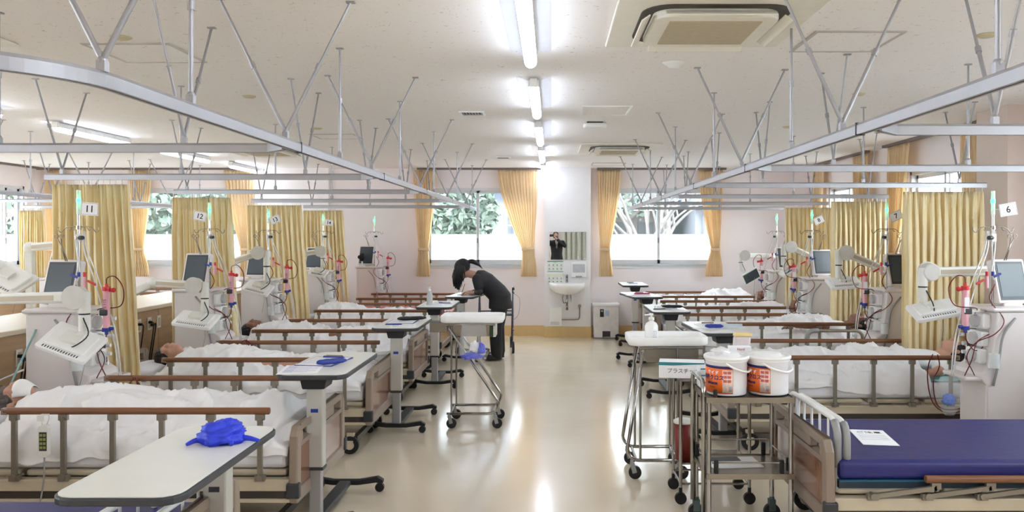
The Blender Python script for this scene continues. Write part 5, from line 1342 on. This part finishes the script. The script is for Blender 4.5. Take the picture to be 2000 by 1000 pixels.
    MB().cyl((.075, -n*.06, 1.25), (.075, -n*.06, 1.33), .011, seg=12).build('drip_chamber', M_dpink, t)
    MB().tube(bez([(-.05, -n*.17, 1.06), (.04, -n*.19, .95), (.07, -n*.19, .78), (.10, -n*.18, .62)], 16), .008, 8).build('drain_pipe', M_grey, t)
    MB().cyl((.10, -n*.19, .74), (.10, -n*.19, .83), .034, seg=16).build('canister', M_lampc, t)
    return t
def put(m, x, y, rz, lb): m.location = (x, y, 0); m.rotation_euler = (0, 0, rz); tag(m, lb, None, 'dialysis machines at the bed heads')
put(make_machine('11'), -3.13, 5.22, 0, 'dialysis machine with number card 11 and dark monitor at the left')
put(make_machine('12'), -3.10, 7.15, 0, 'dialysis machine with number card 12')
put(make_machine('13'), -3.13, 8.72, 0, 'dialysis machine with number card 13')
put(make_machine('14'), -3.12, 10.78, 0, 'dialysis machine with number card 14')
M15 = make_machine(None); put(M15, -2.76, 12.28, 0, 'dialysis machine without number card against the pinkish far wall')
put(make_machine('6', mirror=-1), 2.98, 5.32, PI, 'dialysis machine with number card 6 at the right edge')
put(make_machine('7', mirror=-1), 3.02, 7.1, PI, 'dialysis machine with number card 7')
put(make_machine('8', mirror=-1), 2.98, 9.02, PI, 'dialysis machine with number card 8')
MR = make_machine(None, mirror=-1); put(MR, 3.10, 10.85, PI, 'dialysis machine on the right farthest from the camera')
copy_tree(M15, (-5.5, 9.0, 0), 0, 'back row dialysis machine seen between the curtains of bays 11 and 12', 'dialysis machines of the back row')
copy_tree(M15, (-4.85, 6.3, 0), 0, 'back row dialysis machine at the left edge of the photo', 'dialysis machines of the back row')
# small black fan on a shelf at the unnumbered machine
t = thing('desk_fan', 'small black and white fan on the shelf by the far wall on the left', 'fan', (-2.93, 12.2, 1.126))
MB().lathe([(.05, 0), (.05, .012), (.015, .02), (.012, .09)], seg=16).build('fan_base', M_white, t); MB().cyl((.015, 0, .14), (-.02, 0, .14), .065, seg=20).build('fan_cage', M_black, t); MB().ell((-.04, 0, .14), (.03, .03, .03), 12, 8).build('fan_motor', M_black, t)
# clear bag with blue glove hanging from the machine of bay 6
t = thing('clear_bag', 'clear bag with a blue glove hanging at the front of the machine marked 6', 'bag', (2.66, 5.27, .40))
m = MB(); m.grid(lambda u, v: ((.03+.06*math.sin(PI*min(1, .15+v*.85)))*math.cos(2*PI*u), (.02+.03*math.sin(PI*v))*math.sin(2*PI*u)+.005*noise.noise(Vector((u*8, v*8, 1))), .26-.26*v), 30, 16); m.build('bag_film', M_film, t)
crumple('rubber_glove', 'blue glove inside the clear bag by the machine marked 6', 'glove', (2.655, 5.27, .50), (.04, .022, .045), pm('azure_nitrile', (40, 96, 200), .5), 41, 0)

# ---------------------------------------------------------------- patient television arms
def tv_arm(label, base, joint, ball, drop, panel, rot, size=(.30, .22), vents=True, floor=False, group='jointed television arms'):
    """base post foot, elbow joint, ball joint, lower end of the drop post, panel centre, panel rotation"""
    b = Vector(base); t = thing('television_arm', label, 'television arm', base, 0, group)
    T = Matrix.Translation(-b); j = Vector(joint); bl = Vector(ball); dr = Vector(drop); p = Vector(panel)
    MB(T).cyl(b, b+Vector((0, 0, .05)), .05, seg=18).build('arm_base', M_ivory, t)
    if floor: MB(T).cyl((b.x, b.y, .03), b, .024, seg=14).cyl((b.x, b.y, .001), (b.x, b.y, .03), .13, seg=24).build('floor_post', M_ivory, t)
    MB(T).bar(b+Vector((0, 0, .03)), j, .065, .055, (0, 1, 0)).ell(j, (.048, .048, .048), 16, 10).build('lower_arm', M_ivory, t, bevel=.01)
    MB(T).bar(j, bl, .055, .068, (0, 0, 1)).build('upper_arm', M_ivory, t, bevel=.014)
    MB(T).bar(j.lerp(bl, .1)+Vector((0, -.029, 0)), j.lerp(bl, .85)+Vector((0, -.029, 0)), .003, .03, (0, 0, 1)).build('arm_groove', M_cream, t)
    MB(T).cyl(bl+Vector((0, -.038, 0)), bl+Vector((0, .038, 0)), .062, seg=24).build('ball_joint', pm('pale_grey_plastic', (214, 212, 206), .5), t, bevel=.01)
    m = MB(T); tp = Vector((dr.x, dr.y, bl.z-.01)); m.bar(bl, tp, .05, .05).cyl(tp+Vector((0, 0, .04)), tp.lerp(dr, .45), .034, seg=14).cyl(tp.lerp(dr, .5), dr, .032, seg=14); m.build('drop_post', M_ivory, t)
    MB(T).cyl(tp.lerp(dr, .45), tp.lerp(dr, .5), .031, seg=14).build('swivel_gap', M_black, t)
    Rm = Matrix.Translation(p-b) @ __import__('mathutils').Euler([R(a) for a in rot]).to_matrix().to_4x4()
    w_, h_ = size
    k = MB(Rm); k.prism(rrect(-w_/2, w_/2, -h_/2, h_/2, .015), -.018, .012); k.prism(rrect(-w_/2+.03, w_/2-.03, -h_/2+.03, h_/2-.03, .02), .01, .03)
    pn = k.build('television_panel', M_white, t, bevel=.006)
    k = MB(Rm)
    for i in range(14): k.box(-w_/2+.04+i*(w_-.08)/14, -w_/2+.046+i*(w_-.08)/14, -h_/2+.012, -h_/2+.028, .011, .0135)
    k.build('vent_slot', M_dark, pn)
    k = MB(Rm); k.box(-w_/2+.015, w_/2-.015, -h_/2+.012, h_/2-.012, -.0195, -.0175); k.build('television_screen', M_screen, pn)
    k = MB(Rm); k.rbox((0, 0, .04), (.1, .08, .03)); k.build('panel_bracket', M_ivory, pn, bevel=.005)
    k = MB(T).bar(dr, p, .03, .03, (0, 1, 0)); k.build('neck', M_ivory, t)
    MB(T).tube(bez([dr+Vector((.01, -.03, .08)), dr+Vector((.05, -.05, -.02)), dr.lerp(p, .6)+Vector((.0, -.06, -.05)), p+Vector((-.04, -.03, .0))], 16), .004, 6).build('cable', M_black, t)
    cw = MB(T).tube([p+Vector((w_*.2, 0, -.02)), p+Vector((w_*.22, .01, -.14)), p+Vector((w_*.15, 0, -.26))], .002, 5); cw.build('hanging_cord', M_grey, t)
    return t
tv_arm('television arm over the nearest left bed, its white panel seen from behind', (-3.95, 4.95, .93), (-3.75, 4.85, 1.20), (-2.84, 4.72, 1.232), (-2.795, 4.72, 1.03), (-2.87, 4.72, .96), (34, 20, 0), (.31, .23))
tv_arm('television arm over the second left bed beside the machine marked 12', (-3.88, 6.75, .93), (-3.33, 6.6, 1.205), (-2.96, 6.55, 1.185), (-2.88, 6.55, .97), (-2.95, 6.55, .90), (24, 8, 0), (.32, .22))
tv_arm('television arm over the third left bed beside the machine marked 13', (-3.86, 8.5, .93), (-3.36, 8.3, 1.32), (-3.06, 8.25, 1.42), (-2.98, 8.25, 1.13), (-3.07, 8.25, 1.05), (28, 14, 0), (.28, .2))
tv_arm('television arm near the machine marked 14', (-3.86, 10.3, .93), (-3.15, 10.1, 1.37), (-2.94, 10.05, 1.40), (-2.91, 10.05, 1.22), (-2.97, 10.05, 1.13), (24, 10, 0), (.22, .18))
tv_arm('television arm in front of the curtain by the sign 6', (3.2, 5.66, 1.13), (3.12, 5.6, 1.35), (2.64, 5.5, 1.345), (2.59, 5.5, 1.14), (2.67, 5.5, 1.08), (26, -10, 0), (.32, .2), floor=True)
tv_arm('television arm in front of the curtain by the sign 7', (3.24, 7.5, 1.13), (3.15, 7.35, 1.26), (2.72, 7.3, 1.44), (2.66, 7.3, 1.21), (2.71, 7.3, 1.16), (22, -4, 0), (.30, .2), floor=True)
tv_arm('television arm in front of the curtain by the sign 8', (3.3, 9.42, 1.13), (3.2, 9.3, 1.28), (2.82, 9.3, 1.465), (2.74, 9.3, 1.25), (2.79, 9.3, 1.18), (14, -30, 0), (.2, .16), floor=True)
tv_arm('television arm farthest away on the right with its screen tilted to the camera', (3.38, 11.18, 1.13), (3.2, 11.1, 1.31), (2.62, 10.7, 1.33), (2.57, 10.7, 1.14), (2.68, 10.6, 1.06), (62, 30, 180), (.24, .17), floor=True)
tv_arm('television arm of the back row rising left of the curtain of bay 11', (-4.42, 6.7, .93), (-4.4, 6.65, 1.50), (-4.05, 6.62, 1.53), (-4.0, 6.62, 1.35), (-4.02, 6.62, 1.28), (15, -20, 0), group='television arms of the back row')
tv_arm('back row television arm seen between the curtains of bays 11 and 12', (-5.75, 9.6, .93), (-5.7, 9.5, 1.44), (-5.18, 9.5, 1.46), (-5.12, 9.5, 1.25), (-5.2, 9.5, 1.16), (15, -20, 0), group='television arms of the back row', floor=True)
tv_arm('back row television arm with white panel at the left photo edge', (-4.40, 5.7, .93), (-4.5, 5.75, 1.55), (-4.2, 5.78, 1.53), (-4.1, 5.78, 1.40), (-4.0, 5.78, 1.29), (30, 25, 0), (.34, .26), group='television arms of the back row')

# ================================================================ COUNTERS, OUTLETS
M_wood = pm('light_wood_front', (186, 156, 122), .45, var=.06, scale=3, stretch=(1, 1, 10))
M_ctop = pm('pale_counter_top', (226, 212, 192), .35, var=.02)
t = thing('counter', 'long low wooden service counter behind the left beds', 'counter', (-4.2, 6.0, 0))
MB().box(.38-.7, .36, -5, 5.7, 0, .89).build('counter_body', M_wood, t)
MB().box(-.4, .39, -5.02, 5.72, .89, .93).build('counter_top', M_ctop, t, bevel=.008)
m = MB()
for i in range(12): m.box(.36, .3615, -4.6+.9*i, -4.595+.9*i, .05, .88)
m.box(.36, .3615, -5, 5.7, .46, .465); m.build('panel_joint', M_gap, t)
def outlet(x, y, z, label, plugs=0, sx=1):
    t = thing('wall_outlet', label, 'socket', (x, y, z), 0, 'socket plates on the counter front')
    MB().box(0, .008*sx, -.035, .035, -.06, .06).build('plate', M_ivory, t, bevel=.002)
    MB().box(.008*sx, .010*sx, -.018, .018, -.04, .04).build('socket_face', M_cream, t)
    for i in range(plugs):
        c = thing('power_cord', ('left' if i == 0 else 'right')+' black cord in: '+label.replace(' on the counter front','').replace(', right of the single plug',''), 'cord', (x, y, z), 0, 'black power cords')
        s_ = -.018+.036*i
        MB().rbox((.025, s_, .015-.03*i), (.035, .024, .024)).build('plug', M_black, c, bevel=.004)
        MB().tube(bez([(.04, s_, .015-.03*i), (.07, s_-.03, .0), (.075, s_-.06, -.1), (.05, s_-.07, -.3), (.03, s_-.1, -.5)], 18), .006, 6).build('cord', M_black, c)
xo = -3.838
outlet(xo, 5.68, .72, 'socket with two black plugs on the counter front at the far left', 2)
outlet(xo, 5.86, .73, 'blank cream plate right of the two-plug socket at the far left', 0)
outlet(xo, 5.42, .72, 'socket at the left edge of the photo', 1)
outlet(xo, 7.33, .76, 'socket with one black plug between curtains 11 and 12', 1)
outlet(xo, 7.52, .76, 'socket with black plugs between curtains 11 and 12, right of the single plug', 2)
outlet(xo, 7.70, .76, 'blank cream plate between curtains 11 and 12', 0)
t = thing('counter', 'wooden service counter along the right wall behind the machines', 'counter', (3.95, 5.0, 0))
MB().box(-.32, .14, -4, 1.42, 0, 1.09).build('counter_body', M_wood, t); MB().box(-.36, .145, -4, 1.425, 1.09, 1.13).build('counter_top', M_panelwood, t, bevel=.006)
t = thing('counter', 'wooden service counter along the right wall beyond the pillar', 'counter', (3.95, 9.6, 0))
MB().box(-.25, .14, -2.69, 2.85, 0, 1.09).build('counter_body', M_wood, t); MB().box(-.29, .145, -2.69, 2.86, 1.09, 1.13).build('counter_top', M_panelwood, t, bevel=.006)
t = thing('counter', 'low counter along the far left side wall', 'counter', (-7.9, 11.0, 0))
MB().box(-.23, .3, -2, 1.55, 0, .88).build('counter_body', M_wood, t); MB().box(-.235, .33, -2.02, 1.56, .88, .92).build('counter_top', M_ctop, t)
# pale blue and white loose cables on the floor behind machine 11
m = MB().tube(bez([(-3.3, 5.05, 1.0), (-3.42, 4.95, .6), (-3.5, 4.98, .3), (-3.45, 5.0, .008)], 20), .006, 6); o = m.build('cable', pm('pale_teal_cable', (150, 190, 190), .5)); tag(o, 'pale teal cable hanging down behind the machine marked 11', 'cord')
m = MB().tube(bez([(-3.83, 5.2, .80), (-3.7, 5.1, .62), (-3.55, 5.0, .66), (-3.38, 5.05, .74)], 16), .006, 6); o = m.build('cable', M_hose); tag(o, 'white cable looping from the counter to the machine marked 11', 'cord')

# blood tubing looped over the bed rails
def tubing(label, Y, paths, group='blood tubing over the rails'):
    m = MB(); o0 = W(*paths[0][0], Y)
    for i, p in enumerate(paths): m.tube([q-o0 for q in bez([W(a, b, Y)+Vector((0, -.012*(k % 2)-.008*i, 0)) for k, (a, b) in enumerate(p)], 24)], .004, 6)
    o = m.build('blood_tubing', M_blood); o.location = o0; tag(o, label, 'tubing', group)
tubing('dark red tubing looped over the near rail of the right bed of bay 6', 5.78, [[(1822, 692), (1812, 712), (1812, 745), (1820, 785), (1848, 806), (1885, 800), (1905, 785)], [(1830, 692), (1832, 715), (1822, 745), (1828, 790), (1860, 800), (1890, 790)]])
tubing('dark red tubing tied over the far rail of the nearest left bed', 4.95, [[(262, 738), (254, 752), (252, 775), (258, 792)], [(266, 737), (272, 755), (268, 785)], [(262, 737), (276, 748), (283, 770), (282, 792)]])
tubing('dark red tubing over the far rail of the left bed of bay 12', 6.6, [[(478, 664), (470, 672), (464, 690), (462, 700)], [(480, 664), (488, 675), (492, 695)], [(482, 663), (495, 674), (502, 690), (506, 698)]])
# ================================================================ SINK CORNER AND FAR WALL
yk = YK
def K(px): return (px-1077)*yk/1540
def Z(py): return 1.6-(py-460)*yk/1540
t = thing('washbasin', 'white wall-mounted washbasin under the mirror', 'washbasin', (K(1107), yk, .8))
m = MB(); hw = .28; secs = []
out = [(hw*math.copysign(abs(math.cos(a))**.8, math.cos(a)), -.02-.40*abs(math.sin(a))**.85) for a in [PI+PI*i/24 for i in range(25)]]
def ring(k, z, dy=0): return [(x*k, y*k+dy, z) for x, y in out]
R_ = [ring(.35, -.12, -.06), ring(.75, -.08, -.03), ring(.96, -.02), ring(1, .02), ring(1, .055), ring(.96, .062), ring(.9, .055), ring(.7, -.03, -.03), ring(.3, -.06, -.09)]
n = len(out); vs = [p for r in R_ for p in r]; fs = [(i*n+j, i*n+(j+1) % n, (i+1)*n+(j+1) % n, (i+1)*n+j) for i in range(len(R_)-1) for j in range(n)] + [tuple(range(n)), tuple(range((len(R_)-1)*n, len(R_)*n))]
m.add(vs, fs, True); m.box(-hw*.98, hw*.98, -.05, -.002, -.05, .06); m.build('basin', M_white, t)
f = MB().cyl((0, -.06, .06), (0, -.06, .17), .018, seg=14).bar((0, -.06, .15), (0, -.17, .13), .022, .02).ell((0, -.06, .175), (.018, .022, .016)); fo = f.build('tap', M_chrome, t)
m = MB().tube([(0, -.15, -.12), (0, -.15, -.25)] + arc((0, -.12, -.30), .03, PI, 2*PI, 6, (0, 1, 0), (0, 0, 1)) + [(0, -.09, -.2), (0, -.002, -.18)], .016, 10).cyl((0, -.15, -.33), (0, -.15, -.36), .02)
m.tube(bez([(.05, -.1, -.1), (.07, -.09, -.2), (.07, -.05, -.24)], 8), .008, 8).tube(bez([(-.05, -.1, -.1), (-.07, -.08, -.18), (-.05, -.05, -.26), (0, -.05, -.24)], 10), .007, 8)
m.build('waste_pipe', M_chrome, t)
m = MB().tube(bez([(-.28, -.02, -.52), (.12, -.02, -.52), (.19, -.02, -.50), (.20, -.02, -.40), (.20, -.02, -.32)], 20), .009, 8).cyl((.20, -.03, -.31), (.20, -.01, -.31), .025); m.build('supply_pipe', M_steel, t)
MB().box(.07, .1, -.12, -.09, -.32, -.12).build('soap_tube', M_white, t)
t = thing('water_heater', 'white printed box unit under the left side of the washbasin', 'water heater', (K(1085)-.01, yk-.045, Z(637)))
MB().box(-.09, .105, -.04, .044, .01, .30).build('casing', M_white, t, bevel=.004)
m = MB()
for i in range(4): m.box(-.07, .08-.02*(i % 2), -.0412, -.04, .03+.014*i, .035+.014*i)
m.build('printed_lines', M_grey, t)
t = thing('wall_mirror', 'frameless rectangular mirror above the washbasin', 'mirror', (K(1109), yk-.012, Z(507)))
mm = bpy.data.materials.new('silver_mirror'); mm.use_nodes = True; bs = mm.node_tree.nodes['Principled BSDF']; bs.inputs['Metallic'].default_value = 1; bs.inputs['Roughness'].default_value = .01; bs.inputs['Base Color'].default_value = (.88, .9, .9, 1)
MB().box(K(1073.5)-K(1109), K(1144.5)-K(1109), -.004, .0, 0, Z(453)-Z(507)).build('mirror_glass', mm, t)
MB().box(K(1073.5)-K(1109), K(1144.5)-K(1109), .0, .010, 0, Z(453)-Z(507)).build('backing', M_grey, t)
m = MB()
for x in (-.22, .22): m.box(x-.01, x+.01, -.007, -.003, -.004, .008)
m.build('mirror_clip', M_steel, t)
M_green = pm('green_print', (40, 130, 90), .6); M_yellp = pm('pale_yellow_print', (232, 224, 180), .6)
def poster(label, x0, x1, z0, z1, band, seed):
    t = thing('wall_poster', label, 'poster', ((x0+x1)/2, yk-.0005, z0), 0, 'hand washing posters'); w, h = x1-x0, z1-z0
    MB().box(-w/2, w/2, -.0015, 0, 0, h).build('sheet', pm('poster_paper', (232, 238, 228), .6), t)
    for z0_, z1_ in ((h*.93, h), (0, h*.05)): MB().box(-w/2, w/2, -.0022, -.0015, z0_, z1_).build('colour_band', band, t)
    m = MB()
    for j in range(2):
        for i in range(4):
            cx, cz = -w/2+w*(i+.5)/4, h*(.62-.34*j); m.box(cx-w*.08, cx+w*.08, -.002, -.0015, cz-h*.12, cz-h*.10); m.add([(cx-w*.05, -.002, cz-h*.04), (cx+w*.05, -.002, cz-h*.05), (cx+w*.03, -.002, cz+h*.08), (cx-w*.03, -.002, cz+h*.07)], [(0, 1, 2, 3)])
    m.build('pictogram', M_grey, t)
    text('手洗い', h*.10, band, 'lettering', t, face_M((0, -.0026, h*.87), (1, 0, 0)), .0002)
poster('green banded hand washing poster below the mirror', K(1069), K(1100), Z(531), Z(510), M_green, 1)
poster('pale yellow poster below the green banded one', K(1069), K(1100), Z(556), Z(536), M_yellp, 2)
t = thing('towel_dispenser', 'white paper towel dispenser right of the posters', 'dispenser', (K(1130), yk, Z(541)))
MB().prism(rrect(-.115, .115, 0, .225, .012), -.10, -.001, 'y').build('housing', M_white, t, bevel=.006); MB().box(-.095, .095, -.104, -.10, .075, .205).build('window', pm('grey_window', (196, 198, 204), .2), t); MB().box(-.05, .05, -.103, -.08, .0, .022).build('paper_slot', M_grey, t)
t = thing('rubbish_bin', 'tall pale pedal bin with 45 label beside the washbasin column', 'bin', (K(1180)+.02, 12.35, 0))
MB().prism([(-.19, .02), (.19, .02), (.2, .5), (-.2, .5)], -.15, .15, 'y').build('bin_body', pm('bin_plastic', (230, 226, 224), .45), t, bevel=.01)
MB().box(-.215, .215, -.165, .165, .5, .54).build('lid', pm('bin_plastic', (230, 226, 224)), t, bevel=.01); MB().box(-.06, .06, -.156, -.14, .02, .12).build('pedal_recess', M_dark, t); MB().box(-.05, .05, -.18, -.14, .02, .035).build('pedal', M_grey, t)
MB().box(-.1, -.04, -.1525, -.15, .34, .46).build('black_sticker', M_black, t); text('45', .04, M_paper, 'lettering', t, face_M((-.07, -.154, .43), (1, 0, 0)), .0003); MB().box(-.02, .04, -.1525, -.15, .36, .44).build('blue_sticker', pm('pale_blue', (180, 200, 220), .5), t)
MB().box(-.19, .19, -.15, .15, .0, .02).build('bin_foot', M_grey, t)
# walking frame behind the nurse
t = thing('walking_frame', 'dark folding walking frame with wheels behind the nurse', 'walking frame', (-.58, 11.0, 0), R(6))
m = MB()
for x in (-.44, .02):
    m.tube(bez([(x+.03, .28, .08), (x+.03, .15, .45), (x+.02, .02, .84), (x+.02, -.1, .88)], 14), .011, 8); m.tube([(x-.01, -.28, .08), (x+.02, 0, .80)], .011, 8)
    m.cyl((x+.02, -.18, .30), (x+.02, .2, .30), .008)
m.cyl((-.42, .0, .55), (.04, .0, .55), .009).cyl((-.42, -.12, .50), (.04, -.12, .50), .009); m.build('folding_frame', pm('blue_black_frame', (66, 68, 84), .3, .6), t)
m = MB()
for x in (-.42, .04): m.tube([(x, -.06, .885), (x, -.2, .865)], .016, 10); m.tube([(x+.005, .0, .83), (x+.01, -.12, .80)], .006, 6)
m.build('grip', M_black, t)
MB().box(-.40, .02, -.12, .05, .50, .52).build('seat', M_black, t, bevel=.008)
for x in (-.44, .03):
    for y in (-.28, .28): c = MB().cyl((x-.014, y, .08), (x+.014, y, .08), .08, seg=22).build('wheel', M_black, t); MB().cyl((x-.017, y, .08), (x+.017, y, .08), .045, seg=16).build('wheel_hub', M_grey, c)
m = MB().tube(bez([(.05, -.1, .80), (.13, -.1, .72), (.12, 0, .5), (.04, .1, .4)], 16), .003, 6); m.build('brake_cable', M_grey, t)
# clear drape in the mirror: pale curtain across the near end of the ward and a blue bin
t = thing('room_divider_curtain', 'pale grey-green curtain behind the photographer, seen in the mirror', 'curtain', (1.4, -3.2, .1))
m = MB(Matrix.Translation((-1.4, 3.2, -.1))); pleated(m, lambda v: ((.42, -3.2, 0), (2.6, -3.2, 0)), 2.6, .1, 12, .05, 77); m.build('curtain_cloth', cloth_mat('pale_green_cloth', (206, 208, 196), .2), t, solid=.003)
m = MB().lathe([(.13, 0), (.17, .6), (.18, .62)], seg=24); o = m.build('plastic_tub', M_blue); o.location = (.42, -1.9, 0.001); tag(o, 'blue plastic tub behind the photographer, seen in the mirror', 'tub')
o = MB().box(-3.6, -3.0, -1.2, -.7, 0, .9).build('x', M_white); bpy.data.objects.remove(o)
SC.world.cycles.sampling_method = 'AUTOMATIC' if hasattr(SC.world, 'cycles') else None
